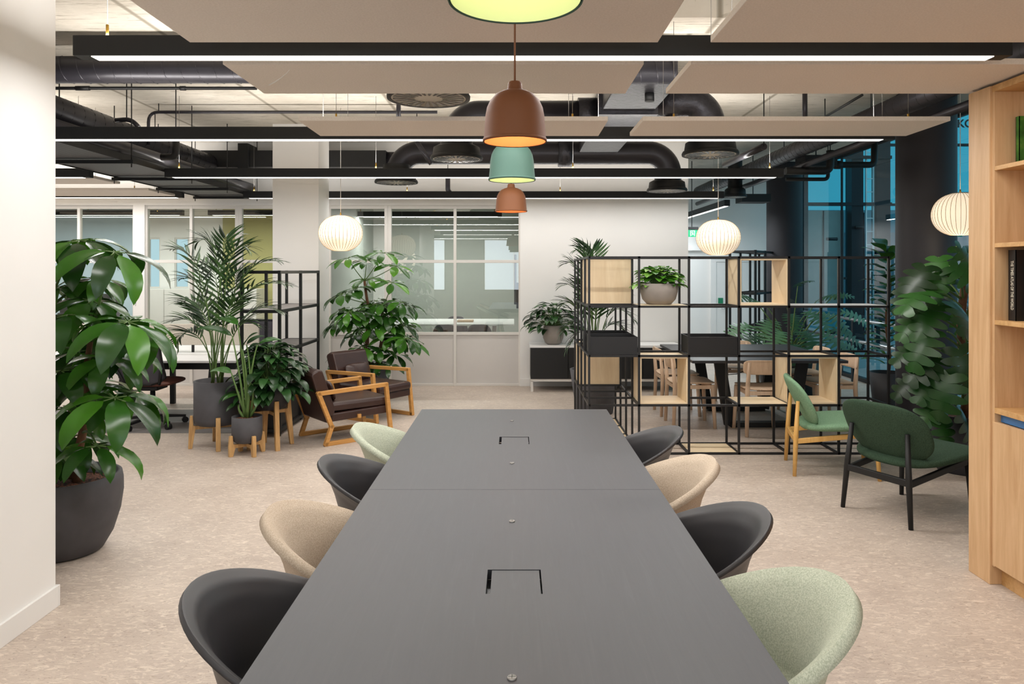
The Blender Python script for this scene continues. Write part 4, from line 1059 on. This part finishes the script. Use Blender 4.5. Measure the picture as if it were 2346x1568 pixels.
def umbrella(ml, ms, hub, axis, n, L, W, droop, tilt=.15, prof=prof_ov, seg=7, wav=.03, a0=None):
    axis = Vector(axis).normalized(); e1 = axis.orthogonal().normalized(); e2 = axis.cross(e1); a0 = random.uniform(0, 6) if a0 is None else a0
    for k in range(n):
        a = a0 + 2 * PI * k / n + random.uniform(-.15, .15); r = e1 * math.cos(a) + e2 * math.sin(a)
        d = (r + axis * (tilt + random.uniform(-.12, .12))).normalized(); st = L * random.uniform(.12, .2)
        b = hub + d * st; ms.tube([hub, b], [.0035, .0028], 5)
        l = L * random.uniform(.82, 1.08); w = W * l / L * random.uniform(.9, 1.1)
        dn = d * 1.0; dn.z -= .25; leaf(ml, b, dn, axis, l, w, droop * random.uniform(.75, 1.25), seg, .16, prof, wav)
def curve(a, b, up=.15, n=8, bow=None):
    a, b = Vector(a), Vector(b); m = (a + b) / 2 + Vector((0, 0, up)) if bow is None else Vector(bow)
    return [a * (1 - t) ** 2 + m * 2 * t * (1 - t) + b * t * t for t in [i / n for i in range(n + 1)]]
def pot_round(t, r, h, c, mat, base=.62, rim=.018, belly=1.06, soilz=None):
    prof = [(.001, 0), (r * base, 0), (r * (base + .1), h * .04), (r * (base + .25), h * .2), (r * (.97 if base < .9 else 1), h * .48), (r * belly, h * .78), (r * 1.0, h), (r - rim, h), (r - rim, h - .06), (.001, h - .06)]
    if base >= .9: prof = [(.001, 0), (r * .95, 0), (r, h * .04), (r, h), (r - rim, h), (r - rim, h - .05), (.001, h - .05)]
    MB().lathe(prof, c, 48).build('pot', mat, t)
    MB().lathe([(r - rim + .002, h - .045), (r * .6, h - .036), (.001, h - .03)], c, 30).build('soil', 'soil', t)
def pot_cone(t, r, h, c, mat, rb, rim=.02):
    MB().lathe([(.001, 0), (rb, 0), (rb + .004, .01), (r, h), (r - rim, h), (r - rim - .005, h - .05), (.001, h - .05)], c, 44).build('pot', mat, t)
    MB().lathe([(r - rim - .002, h - .05), (r * .6, h - .04), (.001, h - .036)], c, 30).build('soil', 'soil', t)
# ---- big umbrella plant by the white pier
c = Vector((-2.36, 3.86, 0)); t = thing('umbrella_plant', 'big glossy umbrella plant in a rounded dark pot right behind the white pier', 'plant', c)
prof = [(.001, 0), (.165, 0), (.19, .012), (.235, .09), (.268, .2), (.282, .30), (.281, .36), (.274, .398), (.268, .402), (.255, .4), (.25, .34), (.001, .34)]
MB().lathe(prof, c, 56).build('pot', 'pot', t); MB().lathe([(.252, .345), (.15, .356), (.001, .362)], c, 30).build('soil', 'soil', t)
tr = MB(); trunks = []
for dx, dy, h_, lean in ((-.06, -.03, 1.25, (-.02, .02)), (.06, .02, 1.1, (.10, -.04)), (.0, .08, .9, (-.05, .08))):
    pts = [c + Vector((dx + lean[0] * k + .012 * math.sin(k * 9 + dx * 50), dy + lean[1] * k, .33 + (h_ - .33) * k)) for k in [i / 8 for i in range(9)]]
    tr.tube(pts, [.026 - .012 * i / 8 for i in range(9)], 10); trunks.append(pts)
tr.build('trunk', 'bark', t)
ml, ms = MB(), MB()
hubs = [(182, 552, -.1, .30, 0), (262, 578, -.2, .28, .35), (146, 575, .15, .28, -.2), (225, 640, .1, .22, .2), (155, 722, -.2, .27, 0), (292, 738, -.25, .27, .35), (322, 742, 0, .25, .45), (212, 690, -.05, .24, .2), (180, 805, .1, .24, 0), (245, 820, -.1, .22, .2), (140, 850, -.15, .25, -.2), (262, 912, -.28, .28, .25), (205, 880, .15, .24, 0), (150, 935, -.1, .24, -.1), (222, 1022, -.3, .22, .2), (165, 1000, .1, .22, 0), (285, 800, .15, .22, .3), (130, 660, .05, .26, -.3), (195, 770, .25, .22, .1), (240, 740, .2, .22, 0), (300, 900, -.1, .24, .4), (140, 1050, .0, .2, 0)]
for px, py, dy, L, ax in hubs:
    h_ = P(px, py, c.y + dy); best = min((q for tr_ in trunks for q in tr_), key=lambda q: (q - h_).length + max(0, q.z - h_.z + .02) * 2)
    ms.tube(curve(best, h_, .06), [.008 - .0035 * i / 8 for i in range(9)], 6)
    umbrella(ml, ms, h_, (ax * .8, -.15, 1), random.choice((7, 8, 8)), L * 1.08, L * .40, 1.55, .0, prof_ov, 8, .02)
ml.build('foliage', 'schef', t); ms.build('stems', 'barkg', t)
# ---- tall umbrella tree behind the armchairs
c = Vector((-1.60, 8.35, 0)); t = thing('umbrella_tree', 'tall fresh green umbrella tree in a grey pot behind the leather armchairs', 'plant', c)
pot_cone(t, .2, .42, c, 'pot', .15)
tr = MB(); trunks = []
for dx, dy, h_, lx in ((-.04, 0, 1.35, -.04), (.05, .02, 1.1, .08)):
    pts = [c + Vector((dx + lx * k + .015 * math.sin(k * 8 + dx * 90), dy, .36 + (h_ - .36) * k)) for k in [i / 8 for i in range(9)]]
    tr.tube(pts, [.026 - .012 * i / 8 for i in range(9)], 10); trunks.append(pts)
tr.build('trunk', 'bark', t)
ml, ml2, ms = MB(), MB(), MB()
hubs = [(797, 592, 0, .21, 1), (878, 580, .05, .22, 1), (840, 598, -.1, .18, 1), (842, 640, .1, .2, 1), (898, 648, -.1, .2, 1), (905, 610, .1, .22, 1), (780, 676, 0, .2, 0), (812, 662, -.15, .2, 0), (925, 700, 0, .23, 0), (862, 690, .1, .2, 0), (800, 715, -.15, .2, 0), (840, 715, -.2, .22, 0), (880, 722, -.1, .22, 0), (775, 742, .1, .2, 0), (920, 745, .1, .24, 0), (855, 750, -.2, .22, 0), (820, 765, .1, .2, 0), (895, 775, -.1, .22, 0), (930, 778, -.05, .24, 1), (830, 795, -.2, .2, 0), (870, 800, -.15, .2, 0), (905, 812, 0, .22, 0), (860, 835, -.1, .18, 0), (812, 812, .05, .2, 0), (888, 838, -.2, .18, 0)]
hubs += [(random.uniform(775, 935), random.uniform(690, 830), random.uniform(-.22, .2), random.uniform(.18, .23), 0) for _ in range(16)]
for px, py, dy, L, fr in hubs:
    dy -= .3 * (px < 805); h_ = P(px, py, c.y + dy); best = min((q for tr_ in trunks for q in tr_), key=lambda q: (q - h_).length + max(0, q.z - h_.z + .1) * 2)
    ms.tube(curve(best, h_, -.03), [.006 - .0025 * i / 8 for i in range(9)], 5)
    umbrella(ml2 if fr else ml, ms, h_, ((px - 855) / 250, -.25, 1), random.choice((6, 7, 8)), L * 1.12, L * .43, 1.1 if not fr else .7, .12, prof_ob, 6, .02)
ml.build('foliage', 'schef', t); ml2.build('fresh_foliage', 'schef2', t); ms.build('stems', 'barkg', t)
# ---- palms
def frond(ml, ms, pts, LL, n, w, start=.3, flat=.5, dro=.5):
    """pinnate frond along pts"""
    m = len(pts) - 1; ms.tube(pts, [.006 - .0045 * i / m for i in range(m + 1)], 6)
    def at(t): 
        x = t * m; i = min(m - 1, int(x)); return pts[i].lerp(pts[i + 1], x - i), (pts[i + 1] - pts[i]).normalized()
    for k in range(n):
        t = start + (1 - start) * (k + .5) / n; p, d = at(t); s_ = d.cross(UP)
        if s_.length < .15: s_ = Vector((1, 0, 0))
        s_.normalize(); nn = s_.cross(d).normalized()
        for sg in (-1, 1):
            q = .55 + .45 * math.sin(PI * min(1, (t - start) / (1 - start) * .9 + .12)); l = LL * q * random.uniform(.9, 1.08)
            dr = (d * (.65 + .5 * (t - start)) + s_ * sg * random.uniform(.85, 1.0) + nn * flat * random.uniform(.0, .5)).normalized()
            leaf(ml, p, dr, nn, l, w * random.uniform(.85, 1.1), dro * random.uniform(.7, 1.5), 5, .25, prof_la)
def palm(t, c, z0, fr, LL, n, w, Yc, spread=.05, leafm='palm'):
    ml, ms = MB(), MB()
    for (mx, my), (tx, ty), dy in fr:
        b = Vector((c.x + random.uniform(-spread, spread), c.y + random.uniform(-spread, spread), z0)); m = P(mx, my, Yc + dy * .7); e = P(tx, ty, Yc + dy)
        mm = m * 2 - (b + e) * .5; pts = [b * (1 - s) ** 2 + mm * 2 * s * (1 - s) + e * s * s for s in [i / 12 for i in range(13)]]
        frond(ml, ms, pts, LL, n, w, .42)
    ml.build('fronds', leafm, t); ms.build('stems', 'barkg', t)
c = Vector((-2.49, 6.17, 0)); t = thing('palm_plant', 'tall feathery palm in a cylinder pot on a low wooden stand', 'plant', (c.x, c.y, .19))
MB().lathe([(.001, .19), (.15, .19), (.172, .205), (.178, .24), (.178, .552), (.162, .552), (.158, .505), (.001, .505)], c, 48).build('pot', 'pot', t)
MB().lathe([(.159, .51), (.08, .52), (.001, .524)], c, 28).build('soil', 'soil', t)
fr = [((462, 640), (398, 572), .1), ((500, 610), (452, 556), -.15), ((508, 605), (522, 548), .2), ((522, 620), (566, 572), -.1), ((545, 655), (640, 600), .1), ((545, 690), (662, 655), -.2), ((560, 730), (640, 715), .15), ((470, 690), (420, 640), -.2), ((468, 725), (420, 690), .15), ((460, 760), (405, 735), -.1), ((452, 770), (402, 785), .1), ((500, 680), (470, 600), .3), ((528, 690), (548, 620), .3), ((515, 735), (560, 690), -.25), ((480, 750), (440, 700), .2), ((540, 760), (585, 745), .05)]
palm(t, c, .51, fr, .25, 13, .022, 6.17)
c2 = Vector((.83, 7.62, 0)); t = thing('palm_plant', 'feathery palm in a tall tapered grey pot behind the grid shelving', 'plant', c2)
pot_cone(t, .255, .45, c2, 'pot', .185, .022)
fr = [((1338, 650), (1296, 605), .1), ((1352, 630), (1325, 572), -.1), ((1362, 620), (1352, 578), .2), ((1335, 690), (1290, 655), .1), ((1330, 720), (1285, 700), -.15), ((1330, 745), (1288, 765), .1), ((1385, 690), (1440, 690), .1), ((1395, 720), (1452, 735), -.1), ((1372, 680), (1395, 640), .2), ((1380, 700), (1428, 660), .1), ((1352, 700), (1330, 650), -.2), ((1365, 720), (1375, 660), -.15), ((1345, 760), (1300, 800), .15), ((1390, 750), (1440, 770), .1)]
palm(t, c2, .41, fr, .26, 14, .026, 7.62, .04)
# ---- strelitzia in the small pot
c = Vector((-2.137, 5.9, 0)); t = thing('strelitzia', 'young broad leaved plant in the smallest dark pot on a low stand', 'plant', (c.x, c.y, .1))
MB().lathe([(.001, .1), (.085, .1), (.105, .115), (.117, .16), (.117, .306), (.106, .306), (.104, .275), (.001, .275)], c, 40).build('pot', 'pot', t)
MB().lathe([(.105, .285), (.05, .294), (.001, .297)], c, 24).build('soil', 'soil', t)
ml, ms = MB(), MB()
for (mx, my), (tx, ty), L, W, dx in (((552, 880), (532, 770), .30, .11, (-.9, -.2, .5)), ((545, 900), (530, 855), .2, .1, (-1, .1, .35)), ((565, 870), (555, 800), .2, .08, (.4, -.2, .8)), ((573, 880), (565, 790), .16, .07, (.6, .3, .6)), ((580, 905), (578, 880), .17, .08, (1, -.1, .3)), ((556, 925), (545, 905), .14, .07, (-1, -.3, -.1)), ((548, 940), (548, 925), .12, .065, (-.8, -.5, -.2)), ((585, 935), (590, 925), .1, .05, (1, -.2, .1)), ((560, 870), (545, 745), .26, .1, (-.7, .3, .4)), ((575, 860), (590, 790), .2, .09, (.8, .2, .4))):
    b = c + Vector((random.uniform(-.03, .03), random.uniform(-.03, .03), .29)); e = P(tx, ty, c.y + random.uniform(-.05, .1)); m = P(mx, my, c.y)
    pts = curve(b, e, 0, 8, m * 2 - (b + e) / 2); ms.tube(pts, [.013 - .008 * i / 8 for i in range(9)], 8)
    leaf(ml, e, dx, (0, -.3, 1), L, W, 1.0, 9, .2, prof_ov, .02)
ml.build('foliage', 'strel', t); ms.build('stems', 'barkg', t)
# ---- leafy mounds
def mound(t, c, z0, rx, ry, hz, n, L, W, mat, droop=1.0, hang=0, stemmat='barkg', prof=prof_ov, cut=None):
    ml, ms = MB(), MB()
    for k in range(n):
        a = random.uniform(0, 2 * PI); u = random.random() ** .6; v = random.random()
        el = (.05 + .9 * v) * PI / 2
        e = Vector((c.x + rx * math.cos(a) * math.cos(el) * (.5 + .5 * u), c.y + ry * math.sin(a) * math.cos(el) * (.5 + .5 * u), z0 - hang * (1 - v) + (hz + hang * .3) * math.sin(el) * (.55 + .45 * u)))
        b = Vector((c.x + .04 * math.cos(a), c.y + .04 * math.sin(a), z0 - .03))
        ms.tube(curve(b, e, .10), [.004 - .002 * i / 8 for i in range(9)], 4)
        o = Vector((math.cos(a), math.sin(a), .35 * v)).normalized(); l = L * random.uniform(.7, 1.1)
        leaf(ml, e, o, (0, 0, 1), l, W * l / L, droop * random.uniform(.7, 1.3), 7, .22, prof, .02)
    ml.build('foliage', mat, t); ms.build('stems', stemmat, t)
c = Vector((-2.03, 6.15, 0)); t = thing('peace_lily', 'dense drooping leafy plant in a dark bowl on a tall wooden stand', 'plant', (c.x, c.y, .315))
MB().lathe([(.001, .315), (.09, .315), (.125, .335), (.152, .39), (.16, .45), (.16, .54), (.146, .54), (.143, .5), (.001, .5)], c, 44).build('pot', 'potd', t)
MB().lathe([(.144, .505), (.07, .515), (.001, .52)], c, 24).build('soil', 'soil', t)
mound(t, c, .53, .25, .24, .30, 215, .19, .08, 'lily', 1.5, .10)
c = Vector((.48, 9.07, .562)); t = thing('spathe_plant', 'leafy plant in a round grey stone pot on the sideboard', 'plant', c)
prof = [(.001, 0), (.07, 0), (.1, .02), (.125, .08), (.13, .14), (.122, .21), (.118, .235), (.106, .235), (.106, .19), (.001, .19)]
MB().lathe(prof, c, 44).build('pot', 'potl', t); MB().lathe([(.107, .2), (.001, .215)], c, 24).build('soil', 'soil', t)
mound(t, c, c.z + .22, .28, .12, .26, 120, .19, .075, 'lily', 1.4, .07)
c = P(1509.5, 697, 6.06); c.z = gh * 3 + .0035
t = thing('pothos_plant', 'bright green variegated pothos in a grey bowl on the top shelf row', 'plant', c)
MB().lathe([(.001, 0), (.06, 0), (.10, .012), (.135, .05), (.152, .11), (.156, .178), (.145, .18), (.142, .15), (.001, .15)], c, 48).build('pot', 'potl', t)
MB().lathe([(.143, .155), (.001, .165)], c, 24).build('soil', 'soil', t)
mound(t, c, c.z + .17, .17, .11, .14, 130, .115, .075, 'pothos', .9, .02)
# ---- plant stands
def stand(label, c, r, zb, zt, tilt, a0, w=.036):
    t = thing('plant_stand', label, 'plant stand', c, 0, 'wooden plant stands')
    for k in range(4):
        a = a0 + k * PI / 2; d = Vector((math.cos(a), math.sin(a), 0)); tg = (-d.y, d.x, 0)
        b = MB(); top = c + d * (r + .014) + Vector((0, 0, zt)); mid = c + d * (r + .004) + Vector((0, 0, zb - .02)); bot = c + d * (r + tilt)
        o_ = c + d * (r + .03)
        pts = [c + d * (r + .007) + UP * zt, c + d * (r + .028) + UP * zt, c + d * (r + .036) + UP * (zb - .02), c + d * (r + tilt + .03), c + d * (r + tilt), c + d * (r - .012) + UP * (zb - .035), c + d * (r - .012) + UP * (zb - .004), c + d * (r + .002) + UP * (zb + .0)]
        T = Vector(tg).normalized(); pts = [p - T * w / 2 for p in pts]
        b.poly(pts, w, T); b.build('leg', 'standwood', t, bevel=.003)
    for k in range(2):
        a = a0 + k * PI / 2; d = Vector((math.cos(a), math.sin(a), 0)) * (r - .006)
        MB().bar(c - d + UP * (zb - .018 - .001 * k), c + d + UP * (zb - .018 - .001 * k), .03, .028).build('brace', 'standwood', t)
    return t
stand('low wooden stand under the cylinder pot of the palm', Vector((-2.49, 6.17, 0)), .175, .188, .27, .012, .45)
stand('lowest wooden stand, under the smallest dark pot', Vector((-2.137, 5.9, 0)), .112, .098, .165, .004, .75, .03)
stand('tallest wooden stand, under the drooping leafy plant', Vector((-2.03, 6.15, 0)), .135, .31, .40, .028, .62, .036)
# ---- split leaves (monstera, philodendron)
def splitleaf(mb, base, d, n, L, W, lobes=6, solid=.45, gap=.35, droop=.7, cup=.1, taper=(.15, .55, .9), sweep=(-.16, .34)):
    d = Vector(d).normalized(); n = Vector(n); n = (n - d * n.dot(d)).normalized(); 
    ax = [(Vector(base), d.copy(), n.copy())]; p = Vector(base); m = lobes * 2
    for i in range(m):
        p = p + d * (L / m); R = Matrix.Rotation(-droop / m, 3, d.cross(n)); d = R @ d; n = R @ n; ax.append((p.copy(), d.copy(), n.copy()))
    def pt(t, sgn, fr, fw=0):  # position at midrib param t, lateral fraction fr of half width
        x = min(m - 1e-4, max(0, t * m)); i = int(x); a = ax[i]; b = ax[i + 1]; f = x - i
        P_ = a[0].lerp(b[0], f); D = a[1]; N = a[2]; S = D.cross(N)
        hw = W / 2 * (math.sin(PI * min(1, (t * .86 + .12))) ** .7)
        return P_ + S * sgn * hw * fr + D * (L * (fw * fr)) + N * (cup * hw * fr * fr * -1.0)
    vs = [pt(i / lobes, 1, 0) for i in range(lobes + 1)]; fs = []
    for sgn in (-1, 1):
        for i in range(lobes):
            t0, t1 = i / lobes, (i + 1) / lobes; tm = (t0 + t1) / 2; g = gap * (t1 - t0)
            fw = .10 - .28 * (1 - tm) if tm < .5 else .02 + .12 * (1 - tm) * 0
            fw = sweep[0] + sweep[1] * tm
            k = len(vs)
            vs += [pt(t1 - g * taper[0], sgn, solid, sweep[0] + sweep[1] * t1), pt(t0 + g * taper[0], sgn, solid, sweep[0] + sweep[1] * t0),
                   pt(t1 - g * taper[1], sgn, .84, fw), pt(t0 + g * taper[1], sgn, .84, fw), pt(t1 - g * taper[2], sgn, 1.0, fw), pt(t0 + g * taper[2], sgn, .97, fw)]
            q = [(i, i + 1, k, k + 1), (k + 1, k, k + 2, k + 3), (k + 3, k + 2, k + 4, k + 5)]
            for f in q: fs.append(f if sgn > 0 else f[::-1])
    # lobes near the stalk reach back, giving the heart shape
    # tip
    e = ax[-1]; S = e[1].cross(e[2]); a = pt(.999, -1, .5, .15); b_ = pt(.999, 1, .5, .15)
    k = len(vs); vs += [a, ax[-1][0] + e[1] * L * .12, b_]; fs.append((lobes, k, k + 1, k + 2)); mb.add(vs, fs, True)
# monstera beside the big column
c = Vector((3.30, 5.42, 0)); t = thing('monstera', 'tall monstera in a black pot between the big black column and the bookcase', 'plant', c)
pot_cone(t, .22, .42, c, 'potd', .17)
tr = MB(); pole = [c + Vector((.02 * math.sin(k), 0, .36 + k * .145)) for k in range(9)]; tr.tube(pole, .028, 10); tr.build('moss_pole', 'bark', t)
ml, ms = MB(), MB()
for px, py, dy, dx, L in ((2190, 565, -.1, .2, .26), (2150, 590, -.15, -.6, .26), (2120, 610, -.2, -1, .3), (2105, 640, -.1, -1.1, .30), (2130, 660, -.25, -.8, .32), (2175, 610, -.25, .1, .28), (2200, 640, -.2, .5, .28), (2150, 700, -.2, -.7, .3), (2110, 715, -.1, -1, .26), (2185, 690, -.3, .2, .3), (2130, 760, -.25, -.8, .3), (2170, 760, -.3, -.1, .32), (2205, 740, -.2, .6, .28), (2110, 790, -.15, -1, .24), (2150, 820, -.25, -.6, .27), (2195, 800, -.3, .3, .3), (2105, 860, -.1, -1, .24), (2135, 860, -.2, -.8, .24), (2175, 860, -.35, -.1, .32), (2205, 890, -.2, .5, .27), (2150, 910, -.2, -.6, .25), (2190, 930, -.3, .2, .3), (2155, 950, -.25, -.4, .26), (2210, 570, .1, .6, .26), (2225, 700, 0, .9, .28), (2225, 820, 0, .9, .28), (2160, 640, .15, -.4, .28), (2200, 720, .2, .3, .28)):
    h_ = P(px, py, c.y + dy); zb = max(.5, min(1.5, h_.z - .16)); b = Vector((c.x, c.y, zb)); ms.tube(curve(b, h_, .05), [.009 - .004 * i / 8 for i in range(9)], 6)
    if random.random() < .12: continue
    splitleaf(ml, h_, (dx * .9 + random.uniform(-.5, .5), -.3 + random.uniform(-.3, .2), -.55 + random.uniform(-.2, .3)), (dx * .5 + random.uniform(-.5, .5), -.6, .7), L * .98, L * .92, 5, .45, .36, .75, .24, (.12, .42, .95), (-.22, .44))
ml.build('foliage', 'monst', t); ms.build('stems', 'barkg', t)
# philodendron group behind the grid shelving
c = Vector((3.25, 8.75, 0)); t = thing('philodendron', 'wide spreading philodendron with deeply cut leaves behind the black table', 'plant', c)
MB().lathe([(.001, 0), (.26, 0), (.30, .02), (.36, .5), (.34, .5), (.33, .45), (.001, .45)], c, 40).build('pot', 'potd', t); MB().lathe([(.331, .455), (.001, .47)], c, 24).build('soil', 'soil', t)
ml, ms = MB(), MB()
for px, py, dy, dx, L in ((1725, 685, .1, -.8, .3), (1828, 655, .0, .1, .24), (1905, 682, .1, .6, .24), (1715, 745, -.1, -1, .36), (1735, 770, -.3, -.7, .34), (1770, 735, .1, -.4, .34), (1790, 760, -.3, -.3, .36), (1810, 720, .2, 0, .3), (1850, 715, .1, .3, .36), (1885, 720, .2, .6, .36), (1930, 715, .1, .9, .36), (1840, 760, -.35, .1, .38), (1880, 765, -.3, .4, .38), (1910, 755, -.1, .8, .34), (1760, 790, -.3, -.6, .34), (1820, 790, -.45, -.1, .38), (1700, 790, -.1, -1, .32), (1860, 790, -.3, .3, .34), (1800, 690, .3, -.2, .28), (1920, 785, 0, .9, .3), (1755, 700, .3, -.5, .3), (1870, 690, .3, .3, .3)):
    h_ = P(px, py, c.y + dy); b = Vector((c.x + random.uniform(-.08, .08), c.y, .46)); ms.tube(curve(b, h_, .1), [.011 - .006 * i / 8 for i in range(9)], 6)
    splitleaf(ml, h_, (dx, -.45, -.15 if py > 700 else .35), (dx * .3, -.5, .9), L, L * .95, 8, .22, .55, .9, .1)
ml.build('foliage', 'philo', t); ms.build('stems', 'barkg', t)
# fiddle leaf fig left of the big column
c = Vector((4.08, 8.05, 0)); t = thing('fiddle_leaf_fig', 'fiddle leaf fig in a black pot just left of the big black column', 'plant', c)
pot_cone(t, .19, .36, c, 'potd', .15)
MB().tube([c + Vector((.02 * math.sin(k * 1.3), 0, .3 + k * .17)) for k in range(8)], .017, 8).build('trunk', 'bark', t)
ml = MB()
for k in range(62):
    z = .42 + 1.28 * (k / 62); a = k * 2.4 + random.uniform(-.3, .3)
    if .46 < z < .62 and random.random() < .4: continue
    b = c + Vector((0, 0, z)); d = Vector((math.cos(a), math.sin(a), .45 + .5 * (z > 1.5)))
    leaf(ml, b + d * .03, d, UP, random.uniform(.2, .29), random.uniform(.12, .16), .9, 8, .12, prof_ob, .05)
ml.build('foliage', 'fiddle', t)
# ================================================================ world / view
w = bpy.data.worlds.new('sky'); scene.world = w; w.use_nodes = True
bg = w.node_tree.nodes['Background']; bg.inputs[0].default_value = (.60, .84, .96, 1); bg.inputs[1].default_value = 1.1
vs_ = scene.view_settings; vs_.view_transform = 'Standard'; vs_.look = 'None'; vs_.gamma = 1; vs_.use_curve_mapping = False; vs_.exposure = 0.0
scene.cycles.use_denoising = True
scene.cycles.max_bounces = 8; scene.cycles.diffuse_bounces = 4; scene.cycles.glossy_bounces = 4; scene.cycles.transparent_max_bounces = 16; scene.cycles.transmission_bounces = 4
scene.cycles.caustics_reflective = False; scene.cycles.caustics_refractive = False; scene.cycles.sample_clamp_indirect = 6
